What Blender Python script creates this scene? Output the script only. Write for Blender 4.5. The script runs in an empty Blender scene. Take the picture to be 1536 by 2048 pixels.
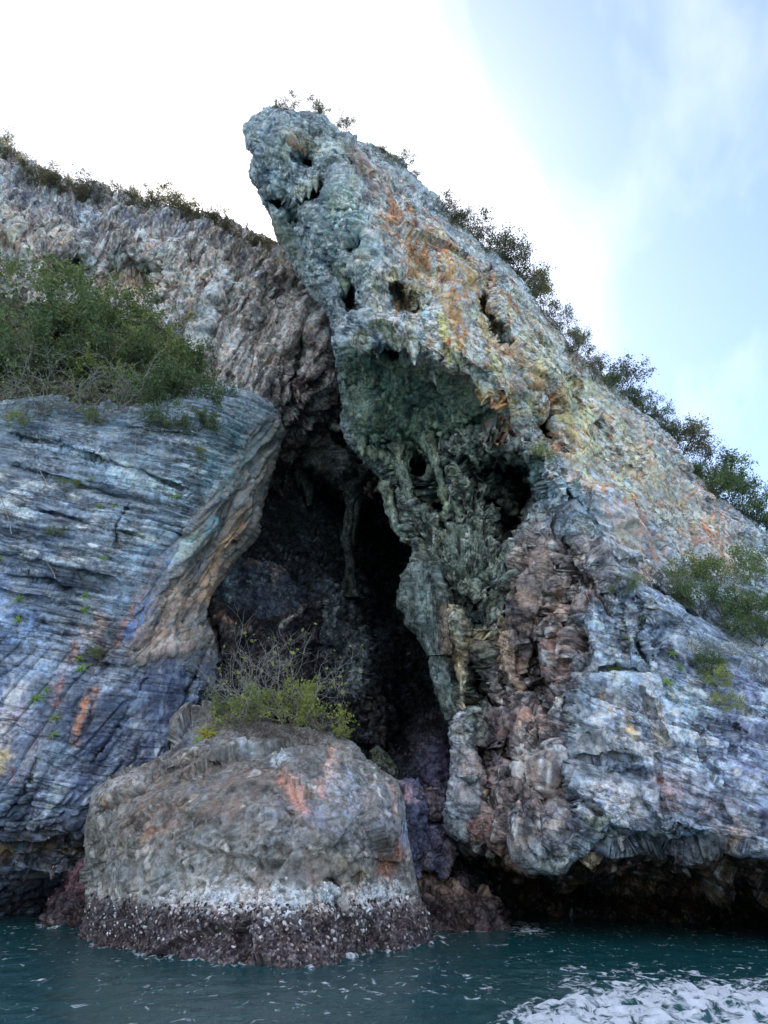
import bpy, math, random
import numpy as np
from concurrent.futures import ThreadPoolExecutor

# ------------------------------------------------------------------ camera, sky, sun, exposure
scene = bpy.context.scene
C = scene.collection
CAMZ, PITCH, FPX = 2.3, math.radians(24.5), 1500.0      # boat deck height, tilt, focal length in photo pixels
cam_d = bpy.data.cameras.new('camera')
cam_d.sensor_fit = 'HORIZONTAL'; cam_d.sensor_width = 36.0; cam_d.lens = 36.0 * FPX / 1536.0
cam_d.clip_start = 0.1; cam_d.clip_end = 6000.0
cam = bpy.data.objects.new('camera', cam_d); C.objects.link(cam)
cam.location = (0, 0, CAMZ); cam.rotation_euler = (math.pi / 2 + PITCH, 0, 0)
scene.camera = cam

SUN_EL, SUN_AZ = math.radians(43.0), math.radians(-13.0)   # behind the ridge, a little left of the lens
world = bpy.data.worlds.new('World'); scene.world = world; world.use_nodes = True
wt = world.node_tree; wt.nodes.clear()
def wn(t, **k):
    n = wt.nodes.new(t)
    for a, v in k.items(): setattr(n, a, v)
    return n
w_out = wn('ShaderNodeOutputWorld'); w_bg = wn('ShaderNodeBackground'); w_bg.inputs["Strength"].default_value = 0.085
sky = wn('ShaderNodeTexSky', sky_type='NISHITA'); sky.sun_disc = False
sky.sun_elevation = SUN_EL; sky.sun_rotation = SUN_AZ; sky.altitude = 0; sky.air_density = 0.85; sky.dust_density = 0.5; sky.ozone_density = 1.3
tc = wn('ShaderNodeTexCoord'); mp = wn('ShaderNodeMapping'); mp.inputs['Location'].default_value = (7, 2, 1); mp.inputs['Scale'].default_value = (1.6, 0.5, 0.5); mp.inputs['Rotation'].default_value = (0.3, 0.5, 0.0)
cn = wn('ShaderNodeTexNoise'); cn.inputs['Scale'].default_value = 1.5; cn.inputs['Detail'].default_value = 7; cn.inputs['Roughness'].default_value = 0.5; cn.inputs['Distortion'].default_value = 0.35
cr = wn('ShaderNodeValToRGB'); cr.color_ramp.elements[0].position = 0.45; cr.color_ramp.elements[1].position = 0.80
cr.color_ramp.elements[0].color = (0.0, 0.0, 0.0, 1); cr.color_ramp.elements[1].color = (0.97, 0.97, 0.97, 1)
cm = wn('ShaderNodeMix', data_type='RGBA'); cm.inputs[7].default_value = (7.6, 7.55, 7.4, 1)
L = wt.links.new
vr = wn('ShaderNodeVectorRotate', rotation_type='Z_AXIS'); vr.inputs['Angle'].default_value = 0.18
L(tc.outputs['Generated'], vr.inputs['Vector']); L(vr.outputs[0], mp.inputs['Vector']); L(mp.outputs[0], cn.inputs['Vector']); L(cn.outputs['Fac'], cr.inputs[0])
L(cr.outputs[0], cm.inputs[0]); L(sky.outputs[0], cm.inputs[6]); L(cm.outputs[2], w_bg.inputs['Color']); L(w_bg.outputs[0], w_out.inputs[0])

sun_d = bpy.data.lights.new('sun', 'SUN'); sun_d.energy = 3.2; sun_d.angle = math.radians(0.6); sun_d.color = (1.0, 0.93, 0.82)
sun = bpy.data.objects.new('sun', sun_d); C.objects.link(sun); sun.location = (-20, 90, 90)
sun.rotation_euler = (-(math.pi / 2 - SUN_EL), 0, -SUN_AZ)

scene.view_settings.view_transform = 'Standard'; scene.view_settings.look = 'None'
scene.view_settings.gamma = 1.0; scene.view_settings.use_curve_mapping = False
scene.view_settings.exposure = 1.94
scene.cycles.use_denoising = True
scene.cycles.max_bounces = 5; scene.cycles.diffuse_bounces = 2; scene.cycles.transparent_max_bounces = 6

# ------------------------------------------------------------------ projection helpers
cP, sP = math.cos(PITCH), math.sin(PITCH)
def unproj(px, py, Y):
    px = np.asarray(px, np.float64); py = np.asarray(py, np.float64); Y = np.asarray(Y, np.float64)
    u = (px - 768.0) / FPX; v = (1024.0 - py) / FPX
    dy = cP - v * sP; dz = sP + v * cP
    t = Y / dy
    return np.stack([u * t, Y + 0 * px, CAMZ + dz * t], -1)
def proj(P):
    z = P[..., 2] - CAMZ; y = P[..., 1]; x = P[..., 0]
    f = y * cP + z * sP; up = -y * sP + z * cP
    return 768 + FPX * x / f, 1024 - FPX * up / f

# ------------------------------------------------------------------ noise (numpy, threaded)
POOL = ThreadPoolExecutor(4)
def chunked(fn, P, *a):
    n = len(P)
    if n < 30000: return fn(P, *a)
    k = 24000
    parts = list(POOL.map(lambda i: fn(P[i:i + k], *a), range(0, n, k)))
    if isinstance(parts[0], tuple): return tuple(np.concatenate(q) for q in zip(*parts))
    return np.concatenate(parts)
_G = np.random.RandomState(5).normal(size=(256, 3)).astype(np.float32); _G /= np.linalg.norm(_G, axis=1, keepdims=True)
_U = np.random.RandomState(6).rand(4096, 3).astype(np.float32)
def _hash(i, j, k):
    h = (i.astype(np.uint32) * np.uint32(0x8da6b343)) ^ (j.astype(np.uint32) * np.uint32(0xd8163841)) ^ (k.astype(np.uint32) * np.uint32(0xcb1ab31f))
    h ^= h >> np.uint32(13); h *= np.uint32(0x5bd1e995); h ^= h >> np.uint32(15)
    return h
def _perlin(P):
    P = P.astype(np.float32); I = np.floor(P); F = P - I; I = I.astype(np.int32)
    W = F * F * F * (F * (F * 6 - 15) + 10); r = 0
    for dx in (0, 1):
        wx = W[:, 0] if dx else 1 - W[:, 0]
        for dy in (0, 1):
            wy = wx * (W[:, 1] if dy else 1 - W[:, 1])
            for dz in (0, 1):
                g = _G[_hash(I[:, 0] + dx, I[:, 1] + dy, I[:, 2] + dz) & np.uint32(255)]
                d = g[:, 0] * (F[:, 0] - dx) + g[:, 1] * (F[:, 1] - dy) + g[:, 2] * (F[:, 2] - dz)
                r = r + d * wy * (W[:, 2] if dz else 1 - W[:, 2])
    return r * 1.5
def perlin(P): return chunked(_perlin, P)
def fbm(P, oct=4, gain=0.5, lac=2.03, ridged=False):
    s = 0; a = 1.0; tot = 0
    for o in range(oct):
        n = perlin(P + o * 17.31)
        if ridged: n = 1 - 2 * np.abs(n)
        s = s + a * n; tot += a; a *= gain; P = P * lac
    return s / tot
def _worley(P):
    P = P.astype(np.float32); I = np.floor(P).astype(np.int32)
    b1 = np.full(len(P), 9, np.float32); b2 = b1.copy(); bid = np.zeros(len(P), np.int64); off = np.zeros((len(P), 3), np.float32)
    for dx in (-1, 0, 1):
        for dy in (-1, 0, 1):
            for dz in (-1, 0, 1):
                c = I + np.array([dx, dy, dz], np.int32)
                h = (_hash(c[:, 0], c[:, 1], c[:, 2]) & np.uint32(4095)).astype(np.int64)
                o = P - (c + _U[h]); d = np.einsum('ij,ij->i', o, o)
                m = d < b1
                b2 = np.where(m, b1, np.minimum(b2, d)); b1 = np.where(m, d, b1); bid = np.where(m, h, bid)
                off = np.where(m[:, None], o, off)
    return np.sqrt(b1), np.sqrt(b2), bid, off
def worley(P): return chunked(_worley, P)
def sstep(a, b, x):
    t = np.clip((x - a) / (b - a), 0, 1); return t * t * (3 - 2 * t)

# ------------------------------------------------------------------ 2D helpers over the photo plane (used only to lay out points that then get a real distance)
def poly_sdf(px, py, poly):
    """signed distance, positive inside"""
    def f(Q):
        x, y = Q[:, 0], Q[:, 1]
        d = np.full(len(Q), 1e18); ins = np.zeros(len(Q), bool)
        n = len(poly)
        for i in range(n):
            x0, y0 = poly[i]; x1, y1 = poly[(i + 1) % n]
            ex, ey = x1 - x0, y1 - y0; L2 = ex * ex + ey * ey + 1e-9
            t = np.clip(((x - x0) * ex + (y - y0) * ey) / L2, 0, 1)
            d = np.minimum(d, (x - x0 - t * ex) ** 2 + (y - y0 - t * ey) ** 2)
            if y0 != y1:
                c = ((y0 > y) != (y1 > y)) & (x < (x1 - x0) * (y - y0) / (y1 - y0) + x0); ins ^= c
        return np.where(ins, 1, -1) * np.sqrt(d)
    return chunked(f, np.stack([px, py], -1))
def line_dist(px, py, pts):
    """distance to polyline, side (+ = right hand in picture when walking down the list), t along 0..1"""
    def f(Q):
        x, y = Q[:, 0], Q[:, 1]
        d = np.full(len(Q), 1e18); sd = np.zeros(len(Q)); tt = np.zeros(len(Q)); n = len(pts) - 1
        for i in range(n):
            x0, y0 = pts[i]; x1, y1 = pts[i + 1]
            ex, ey = x1 - x0, y1 - y0; L2 = ex * ex + ey * ey + 1e-9
            t = np.clip(((x - x0) * ex + (y - y0) * ey) / L2, 0, 1)
            q = (x - x0 - t * ex) ** 2 + (y - y0 - t * ey) ** 2
            cr_ = ex * (y - y0) - ey * (x - x0)
            m = q < d
            d = np.where(m, q, d); sd = np.where(m, np.sign(cr_), sd); tt = np.where(m, (i + t) / n, tt)
        return np.sqrt(d), sd, tt
    return chunked(f, np.stack([px, py], -1))
def tps_fit(pts):
    a = np.array(pts, float); X = a[:, :2] / 500.0; y = a[:, 2]; n = len(X)
    r2 = ((X[:, None] - X[None]) ** 2).sum(-1); K = 0.5 * r2 * np.log(r2 + 1e-12) + np.eye(n) * 2e-4
    Pm = np.concatenate([np.ones((n, 1)), X], 1)
    A = np.block([[K, Pm], [Pm.T, np.zeros((3, 3))]])
    w = np.linalg.solve(A, np.concatenate([y, np.zeros(3)]))
    def ev(px, py):
        def f(Q):
            r2 = ((Q[:, None] - X[None]) ** 2).sum(-1)
            return (0.5 * r2 * np.log(r2 + 1e-12)) @ w[:n] + w[n] + Q @ w[n + 1:]
        return chunked(f, np.stack([px, py], -1) / 500.0)
    return ev
def srgb(c):
    c = np.array(c, float) / 255.0
    return np.where(c <= 0.04045, c / 12.92, ((c + 0.055) / 1.055) ** 2.4)

# ------------------------------------------------------------------ object helpers
def tag(o, label=None, cat=None, group=None, kind=None):
    if label: o['label'] = label
    if cat: o['category'] = cat
    if group: o['group'] = group
    if kind: o['kind'] = kind
    return o
def np_mesh(name, V, F, smooth=True):
    """V (n,3); F list of (m,k) int arrays"""
    me = bpy.data.meshes.new(name)
    me.vertices.add(len(V)); me.vertices.foreach_set('co', np.ascontiguousarray(V, np.float32).ravel())
    idx = np.concatenate([f.ravel() for f in F]).astype(np.int32)
    cnt = np.concatenate([np.full(len(f), f.shape[1]) for f in F]).astype(np.int32)
    st = np.concatenate([[0], np.cumsum(cnt)[:-1]]).astype(np.int32)
    me.loops.add(len(idx)); me.loops.foreach_set('vertex_index', idx)
    me.polygons.add(len(cnt)); me.polygons.foreach_set('loop_start', st); me.polygons.foreach_set('loop_total', cnt)
    me.polygons.foreach_set('use_smooth', np.full(len(cnt), smooth))
    me.update(calc_edges=True); me.validate()
    return me
def set_attr(me, name, col):
    a = me.attributes.new(name, 'FLOAT_COLOR', 'POINT')
    c = np.ones((len(me.vertices), 4), np.float32); c[:, :3] = col; a.data.foreach_set('color', c.ravel())
def set_float(me, name, v):
    a = me.attributes.new(name, 'FLOAT', 'POINT'); a.data.foreach_set('value', np.asarray(v, np.float32))
def obj(name, me, mat=None, parent=None):
    o = bpy.data.objects.new(name, me); C.objects.link(o)
    if mat and not me.materials: me.materials.append(mat)
    if parent: o.parent = parent
    return o

# ------------------------------------------------------------------ materials
class NT:
    def __init__(s, name):
        s.m = bpy.data.materials.new(name); s.m.use_nodes = True; s.t = s.m.node_tree; s.t.nodes.clear()
        s.out = s.n('ShaderNodeOutputMaterial')
    def n(s, t, ins=None, **k):
        x = s.t.nodes.new(t)
        for a, v in k.items(): setattr(x, a, v)
        for a, v in (ins or {}).items():
            if isinstance(v, bpy.types.NodeSocket): s.t.links.new(v, x.inputs[a])
            else: x.inputs[a].default_value = v
        return x
    def ramp(s, src, p0, p1, c0=0.0, c1=1.0):
        return s.n('ShaderNodeMapRange', {0: src, 1: p0, 2: p1, 3: c0, 4: c1}).outputs[0]
def mat_rock(name, bump=0.8, k=1.0, rough=0.9, var=0.4, bdist=0.10, spec=0.2, seam=0.55, white=0.5):
    """limestone: 'col' is the mineral colour of the place with some painted recess shade, 'tex' the bedding-aligned coordinates (metres)"""
    t = NT(name)
    geo = t.n('ShaderNodeNewGeometry'); pos = geo.outputs['Position']
    a = t.n('ShaderNodeAttribute', attribute_name='col'); q = t.n('ShaderNodeAttribute', attribute_name='tex').outputs['Vector']
    def noise(v, s, d=5.0, r=0.65, dist=0.0): return t.n('ShaderNodeTexNoise', {'Vector': v, 'Scale': s * k, 'Detail': d, 'Roughness': r, 'Distortion': dist}).outputs['Fac']
    def mul(x, y): return t.n('ShaderNodeMath', {0: x, 1: y}, operation='MULTIPLY').outputs[0]
    smo = t.n('ShaderNodeAttribute', attribute_name='smo').outputs['Fac']
    def calm(x, f=0.75): return t.n('ShaderNodeMix', {0: t.n('ShaderNodeMath', {0: smo, 1: f}, operation='MULTIPLY').outputs[0], 2: x, 3: 1.0}, data_type='FLOAT').outputs[0]
    big = noise(pos, 0.8, 3.0); sp = noise(pos, 4.5, 6.0, 0.75); ln = noise(q, 1.5, 6.0, 0.62, 0.25)
    v = mul(t.ramp(big, 0.3, 0.7, 1 - var * 0.6, 1 + var * 0.6), calm(t.ramp(sp, 0.36, 0.64, 1 - var * 1.6, 1 + var * 1.8), 0.6))
    ab = t.n('ShaderNodeMath', {0: t.n('ShaderNodeMath', {0: ln, 1: 0.5}, operation='SUBTRACT').outputs[0]}, operation='ABSOLUTE').outputs[0]
    sm = t.ramp(ab, 0.0, 0.030, 1 - seam, 1.0)                              # soil and lichen filled seams along the beds
    v = mul(v, calm(sm, 0.9))
    c = t.n('ShaderNodeVectorMath', {0: a.outputs['Color'], 'Scale': v}, operation='SCALE')
    warm = t.n('ShaderNodeMix', {0: t.ramp(noise(pos, 1.1, 4.0), 0.35, 0.65), 6: (1.09, 0.99, 0.91, 1), 7: (0.92, 1.0, 1.08, 1)}, data_type='RGBA')
    c2 = t.n('ShaderNodeVectorMath', {0: c.outputs[0], 1: warm.outputs[2]}, operation='MULTIPLY')
    wm = t.ramp(noise(pos, 3.0, 8.0, 0.78, 0.3), 0.56, 0.62, 0.0, white)     # pale calcite crust
    c3 = t.n('ShaderNodeMix', {0: wm, 6: c2.outputs[0], 7: t.n('ShaderNodeMix', {0: 0.45, 6: a.outputs['Color'], 7: (0.62, 0.63, 0.63, 1)}, data_type='RGBA').outputs[2]}, data_type='RGBA')
    hb = t.n('ShaderNodeMath', {0: noise(pos, 6.0, 6.0, 0.75), 1: t.ramp(ab, 0.0, 0.05, -0.5, 0.0)}, operation='ADD')
    b = t.n('ShaderNodeBump', {'Height': hb.outputs[0], 'Strength': bump, 'Distance': bdist})
    p = t.n('ShaderNodeBsdfPrincipled', {'Base Color': c3.outputs[2], 'Roughness': rough, 'Normal': b.outputs[0], 'Specular IOR Level': spec})
    t.t.links.new(p.outputs[0], t.out.inputs[0])
    return t.m
def mat_leaf(name, c0, c1, trans=0.35):
    t = NT(name)
    a = t.n('ShaderNodeAttribute', attribute_name='rnd')
    oi = t.n('ShaderNodeObjectInfo')
    geo = t.n('ShaderNodeNewGeometry')
    no = t.n('ShaderNodeTexNoise', {'Vector': geo.outputs['Position'], 'Scale': 0.9, 'Detail': 3.0})
    f = t.n('ShaderNodeMath', {0: a.outputs['Fac'], 1: t.ramp(no.outputs['Fac'], 0.3, 0.7, -0.35, 0.35)}, operation='ADD', use_clamp=True)
    c = t.n('ShaderNodeMix', {0: f.outputs[0], 6: (*c0, 1), 7: (*c1, 1)}, data_type='RGBA')
    p = t.n('ShaderNodeBsdfPrincipled', {'Base Color': c.outputs[2], 'Roughness': 0.5, 'Specular IOR Level': 0.3})
    tr = t.n('ShaderNodeBsdfTranslucent', {'Color': c.outputs[2]})
    m = t.n('ShaderNodeMixShader', {0: trans, 1: p.outputs[0], 2: tr.outputs[0]})
    t.t.links.new(m.outputs[0], t.out.inputs[0])
    return t.m
def mat_bark(name, c):
    t = NT(name); geo = t.n('ShaderNodeNewGeometry')
    no = t.n('ShaderNodeTexNoise', {'Vector': geo.outputs['Position'], 'Scale': 7.0, 'Detail': 5.0})
    k = t.ramp(no.outputs['Fac'], 0.3, 0.7, 0.6, 1.35)
    cc = t.n('ShaderNodeVectorMath', {0: (*c, ), 'Scale': k}, operation='SCALE')
    p = t.n('ShaderNodeBsdfPrincipled', {'Base Color': cc.outputs[0], 'Roughness': 0.85})
    t.t.links.new(p.outputs[0], t.out.inputs[0]); return t.m

M = {}
M['left'] = mat_rock('blue_limestone', 0.8, 1.0, var=0.32, seam=0.6, white=0.45)
M['back'] = mat_rock('brown_karst', 0.8, 0.75, var=0.40, bdist=0.16, seam=0.55, white=0.6)
M['tower'] = mat_rock('stained_karst', 0.9, 0.85, var=0.44, bdist=0.12, seam=0.65, white=0.5)
M['cave'] = mat_rock('cave_rock', 0.9, 0.9, var=0.5, bdist=0.12, white=0.2)
M['boulder'] = mat_rock('boulder_rock', 0.8, 1.5, var=0.26, bdist=0.05, seam=0.4, white=0.4)

# ------------------------------------------------------------------ rock mass builder
def axis(lo, hi, step, f0, f1):
    """sample positions: fine inside the picture, growing steps outside"""
    a = [f0]; s = step
    while a[-1] > lo: s = min(s * 1.25, 14); a.append(a[-1] - s)
    b = list(np.arange(f0, f1, step)); s = step
    while b[-1] < hi: s = min(s * 1.25, 14); b.append(b[-1] + s)
    return np.array(a[:0:-1] + b)
MASS = {}; GAIN = 1.72; LAY = None; KEEP = {}
def soft(px, py, poly, w):
    return sstep(-w, w, poly_sdf(px, py, poly))

def rock_mass(name, outline, depth, mat, disp, colour, feats=(), step=2.0, rnd=(30, 1.0), edge=(7, 60, 3, 16), back=(0.4, 1.5, 4, 10, 22), pull=(3, 10, 26, 55, 90), seed=0.0, parent=None, tex=None, smo=None):
    o = np.array(outline, float)
    x0, y0 = o.min(0) - 12; x1, y1 = o.max(0) + 12
    gx = axis(x0, x1, step, max(x0, -20), min(x1, 1556)); gy = axis(y0, y1, step, max(y0, 0), min(y1, 2060))
    PX, PY = np.meshgrid(gx, gy); H, Wd = PX.shape; px = PX.ravel(); py = PY.ravel()
    q = np.stack([px / edge[1], py / edge[1], np.full_like(px, seed)], -1); q2 = np.stack([px / edge[3], py / edge[3], np.full_like(px, seed + 5)], -1)
    wx = edge[0] * perlin(q) + edge[2] * perlin(q2); wy = edge[0] * perlin(q + 31.7) + edge[2] * perlin(q2 + 31.7)
    sdf = poly_sdf(px + wx, py + wy, outline)
    S = sdf.reshape(H, Wd)
    ins = S > 0
    quad = ins[:-1, :-1] | ins[1:, :-1] | ins[:-1, 1:] | ins[1:, 1:]
    gyv, gxv = np.gradient(S); dxs = np.gradient(gx)[None, :]; dys = np.gradient(gy)[:, None]
    gxv = gxv / dxs; gyv = gyv / dys; gl = np.sqrt(gxv ** 2 + gyv ** 2) + 1e-6; gxv /= gl; gyv /= gl
    used = np.zeros((H, Wd), bool)
    used[:-1, :-1] |= quad; used[1:, :-1] |= quad; used[:-1, 1:] |= quad; used[1:, 1:] |= quad
    idx = np.full(H * Wd, -1); u = np.where(used.ravel())[0]; idx[u] = np.arange(len(u))
    qi, qj = np.where(quad); b = qi * Wd + qj
    F = np.stack([idx[b], idx[b + Wd], idx[b + Wd + 1], idx[b + 1]], -1)      # faces the camera
    s = sdf[u]; nx = gxv.ravel()[u]; ny = gyv.ravel()[u]
    out = np.minimum(s, 0)
    px = px[u] - np.clip(out, -3 * step, 0) * nx; py = py[u] - np.clip(out, -3 * step, 0) * ny; s = np.maximum(s, 0)
    # base distance
    Y = tps_fit(depth)(px, py)
    # layout wobble so that features follow no straight line
    q = np.stack([px / 45, py / 45, np.full_like(px, seed + 9)], -1)
    fx = px + 7 * fbm(q, 3); fy = py + 7 * fbm(q + 57.1, 3)
    HN = fbm(np.stack([px / 13, py / 22, np.full_like(px, seed + 3)], -1), 3)
    for ft in feats:
        k, pts, w, h = ft[:4]
        m = 260 if k == 'step' else 3.2 * w + 10
        a = np.array(pts); sel = np.where((fx > a[:, 0].min() - m) & (fx < a[:, 0].max() + m) & (fy > a[:, 1].min() - m) & (fy < a[:, 1].max() + m))[0]
        if not len(sel): continue
        if k == 'area':
            Y[sel] -= h * sstep(-w, w, poly_sdf(fx[sel], fy[sel], pts)); continue
        d, sd, tt = line_dist(fx[sel], fy[sel], pts)
        tap = sstep(0, 0.12, tt) * sstep(0, 0.12, 1 - tt)
        if k == 'hole': Y[sel] += h * sstep(w, w * 0.55, d * (1 + 0.9 * HN[sel])); continue
        if k == 'bump': Y[sel] -= h * np.sqrt(np.clip(1 - (d / w) ** 2, 0, 1)) * (0.35 + 0.65 * tap)
        elif k == 'soft': Y[sel] -= h * np.exp(-(d / w) ** 2)
        elif k == 'crack': Y[sel] += h * np.exp(-(d / w) ** 2) * tap
        elif k == 'step':                                      # right-hand side of the walk stands out by h, easing off over L
            Lr = ft[4]; x = d * sd
            Y[sel] -= h * sstep(-w, w, x) * np.exp(-np.maximum(x, 0) / Lr) * tap
    if rnd:
        t = np.clip(1 - s / rnd[0], 0, 1); Y = Y + rnd[1] * (1 - np.sqrt(1 - np.minimum(t, 0.995) ** 2))
    P = unproj(px, py, Y)
    # normals of the base sheet
    def normals(P):
        G = np.zeros((H * Wd, 3)); G[:] = np.nan; G[u] = P
        v1 = P[F[:, 2]] - P[F[:, 0]]; v2 = P[F[:, 1]] - P[F[:, 3]]
        n = np.cross(v1, v2); N = np.zeros_like(P)
        for c in range(4):
            for a in range(3): N[:, a] += np.bincount(F[:, c], n[:, a], len(P))
        return N / (np.linalg.norm(N, axis=1, keepdims=True) + 1e-12)
    N = normals(P)
    if np.mean(N[:, 1]) > 0: N = -N; F = F[:, ::-1]
    D = disp(P, N, px, py, s)
    P = P + N * D[:, None]
    col = colour(P, px, py, fx, fy)
    # rim folded back into the hill so that the mass is solid from the side
    E = np.concatenate([F[:, [0, 1]], F[:, [1, 2]], F[:, [2, 3]], F[:, [3, 0]]]); key = np.sort(E, 1); kk = key[:, 0].astype(np.int64) * len(P) + key[:, 1]
    _, inv, cnt = np.unique(kk, return_inverse=True, return_counts=True)
    BE = E[cnt[inv] == 1]; bv = np.unique(BE); bm = np.full(len(P), -1); bm[bv] = np.arange(len(bv))
    Vs = [P]; Cs = [col]; Fs = [F]; prev = bv; n0 = len(P)
    for dY, pl in zip(back, pull):
        jit = perlin(np.stack([px[bv] / 30, py[bv] / 30, np.full(len(bv), dY)], -1))
        R = unproj(px[bv] + nx[bv] * pl, py[bv] + ny[bv] * pl, P[bv, 1] + dY * (1 + 0.25 * jit))
        new = n0 + np.arange(len(bv)); n0 += len(bv)
        Vs.append(R); Cs.append(col[bv])
        Fs.append(np.stack([prev[bm[BE[:, 1]]], prev[bm[BE[:, 0]]], new[bm[BE[:, 0]]], new[bm[BE[:, 1]]]], -1)); prev = new
    V = np.concatenate(Vs); col = np.concatenate(Cs); F = np.concatenate(Fs)
    me = np_mesh(name, V, [F]); lum_ = col @ np.array([0.3, 0.55, 0.15]); col = lum_[:, None] + (col - lum_[:, None]) * 1.24; col = 0.2 * (np.maximum(col, 0.001) / 0.2) ** 1.30
    set_attr(me, 'col', np.clip(col * GAIN, 0.004, 0.8))
    a_ = me.attributes.new('tex', 'FLOAT_VECTOR', 'POINT'); a_.data.foreach_set('vector', np.ascontiguousarray(tex(V) if tex else V, np.float32).ravel())
    sv = np.zeros(len(V)); 
    if smo is not None: sv[:len(P)] = smo(P, px, py)
    set_float(me, 'smo', sv)
    ob = obj(name, me, mat, parent)
    MASS[name] = (px, py, P, N)
    return ob
def on_face(mass, x, y):
    px, py, P, N = MASS[mass]
    i = np.argmin((px - x) ** 2 + (py - y) ** 2); return P[i], N[i]

# displacement vocabulary --------------------------------------------------
def frame(n):
    n = np.array(n, float); n /= np.linalg.norm(n)
    t = np.cross(n, (0, 1, 0)); t /= np.linalg.norm(t); return n, t, np.cross(n, t)
def plate(P, n, size, stretch):
    """coordinates squeezed along the bedding plane: features come out long and thin, parallel to the beds"""
    n, t, b = frame(n); return np.stack([P @ n / size, P @ t / (size * stretch), P @ b / (size * stretch)], -1)
def rod(P, ax, size, stretch):
    n, t, b = frame(ax); return np.stack([P @ n / (size * stretch), P @ t / size, P @ b / size], -1)
def crev(Q, seed, lo=0.80, oct=2):
    """thin branching clefts along the zero lines of a noise"""
    w = Q + 0.22 * np.stack([perlin(Q * 1.7 + seed + i * 9) for i in range(3)], -1)
    n = 1 - 2.2 * np.abs(fbm(w + seed, oct)); return -sstep(lo, 1.0, n)
def billow(Q, seed, oct=3):
    s = 0; a = 1.0; t = 0
    for o in range(oct):
        s = s + a * np.abs(perlin(Q + seed + o * 7.7)); t += a; a *= 0.55; Q = Q * 2.07
    return s / t * 2.2 - 0.6
def d_strata(P, n, thick, warp, seed, amp, groove, gw=0.10):
    Q = plate(P, n, thick * 3, 5)
    s = plate(P, n, thick, 1)[:, 0] + warp * fbm(P / (thick * 18) + seed, 2) + 0.38 * fbm(Q + seed, 3, 0.55)
    s = s + 0.5 * perlin(np.stack([s * 0.61, s * 0 + seed, s * 0], -1))
    k = np.floor(s); f = s - k; ki = k.astype(np.int64)
    h = _U[(ki * 37 + int(seed * 13)) & 4095, 0]; h2 = _U[((ki + 1) * 37 + int(seed * 13)) & 4095, 0]
    lay = h + (h2 - h) * sstep(0.88, 1.0, f)
    part = sstep(-0.3, 0.25, perlin(plate(P, n, thick * 1.5, 5) + seed + 3))
    global LAY; LAY = lay
    return amp * (lay - 0.5) - groove * part * (0.3 + 1.0 * h) * np.exp(-((f - 0.93) / gw) ** 2)
def d_flute(P, ax, size, stretch, seed, oct=3):
    ax = np.array(ax, float); ax /= np.linalg.norm(ax)
    w = P + 0.35 * size * np.stack([perlin(P / (2.2 * size) + seed + i * 11) for i in range(3)], -1)
    al = w @ ax; Q = (w - al[:, None] * ax) / size + (al / (size * stretch))[:, None] * ax
    return fbm(Q + seed, oct, 0.55, 2.1, ridged=True)
def d_facet(P, size, seed, warp=0.25, step=0.5):
    w = P + warp * size * np.stack([perlin(P / size + seed + i * 11) for i in range(3)], -1)
    f1, f2, bid, off = worley(w / size + seed)
    g = _U[(bid * 7 + 3) & 4095] - 0.5
    return np.einsum('ij,ij->i', off, g) * 1.5 + (g[:, 0]) * step, f2 - f1
def d_pits(P, size, seed, lo=0.12, hi=0.42):
    f1, f2, bid, off = worley(P / size + seed)
    r = 0.25 + 0.75 * _U[bid & 4095, 1]
    return -(1 - sstep(lo, hi, f1 / r)) * (_U[bid & 4095, 2] > 0.45)

# colour vocabulary ---------------------------------------------------------
def palette(P, cols, size, seed, stretch=1.0, Q=None):
    """blend a list of surface colours by stretched noise"""
    if Q is None: Q = P / size * np.array([1, 1, 1 / stretch])
    n = fbm(Q + seed, 5, 0.62) * 1.5 + 0.5
    c = np.array([srgb(k) for k in cols]); x = np.clip(n, 0, 0.9999) * (len(cols) - 1); i = x.astype(int); f = sstep(0, 1, x - i)[:, None]
    return c[i] * (1 - f) + c[np.minimum(i + 1, len(cols) - 1)] * f
def stain(col, P, fx, fy, items, seed):
    """mineral stains, lichens, bands and shade painted into recesses: ('line', pts, width, rgb, strength) or ('area', poly, softness, rgb, strength)"""
    nz = fbm(P * np.array([1, 1, 0.45]) / 0.9 + seed, 4, 0.6); nf = fbm(P * np.array([1, 1, 0.5]) / 0.22 + seed, 3, 0.6)
    brk = sstep(-0.16, 0.2, nz + 0.8 * nf)
    fx = fx + 13 * nz + 7 * nf; fy = fy + 16 * fbm(P * np.array([1, 1, 0.45]) / 0.9 + seed + 50, 3)
    for it in items:
        k, pts, w, rgb, st = it[:5]
        a = np.array(pts); m = 2.2 * w + 12
        sel = np.where((fx > a[:, 0].min() - m) & (fx < a[:, 0].max() + m) & (fy > a[:, 1].min() - m) & (fy < a[:, 1].max() + m))[0]
        if not len(sel): continue
        if k == 'line':
            d, sd, tt = line_dist(fx[sel], fy[sel], pts); f = np.exp(-(d / w) ** 2 * (1 + 0.9 * nz[sel])) 
        else:
            f = sstep(-w, w, poly_sdf(fx[sel], fy[sel], pts) + w * 0.9 * nz[sel])
        f = np.clip(f * st * (0.12 + 0.82 * brk[sel]), 0, 1)[:, None]
        cl = srgb(rgb); cl = cl * 0.78 + cl.mean() * 0.22
        col[sel] = col[sel] * (1 - f) + cl * f
    return col

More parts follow.
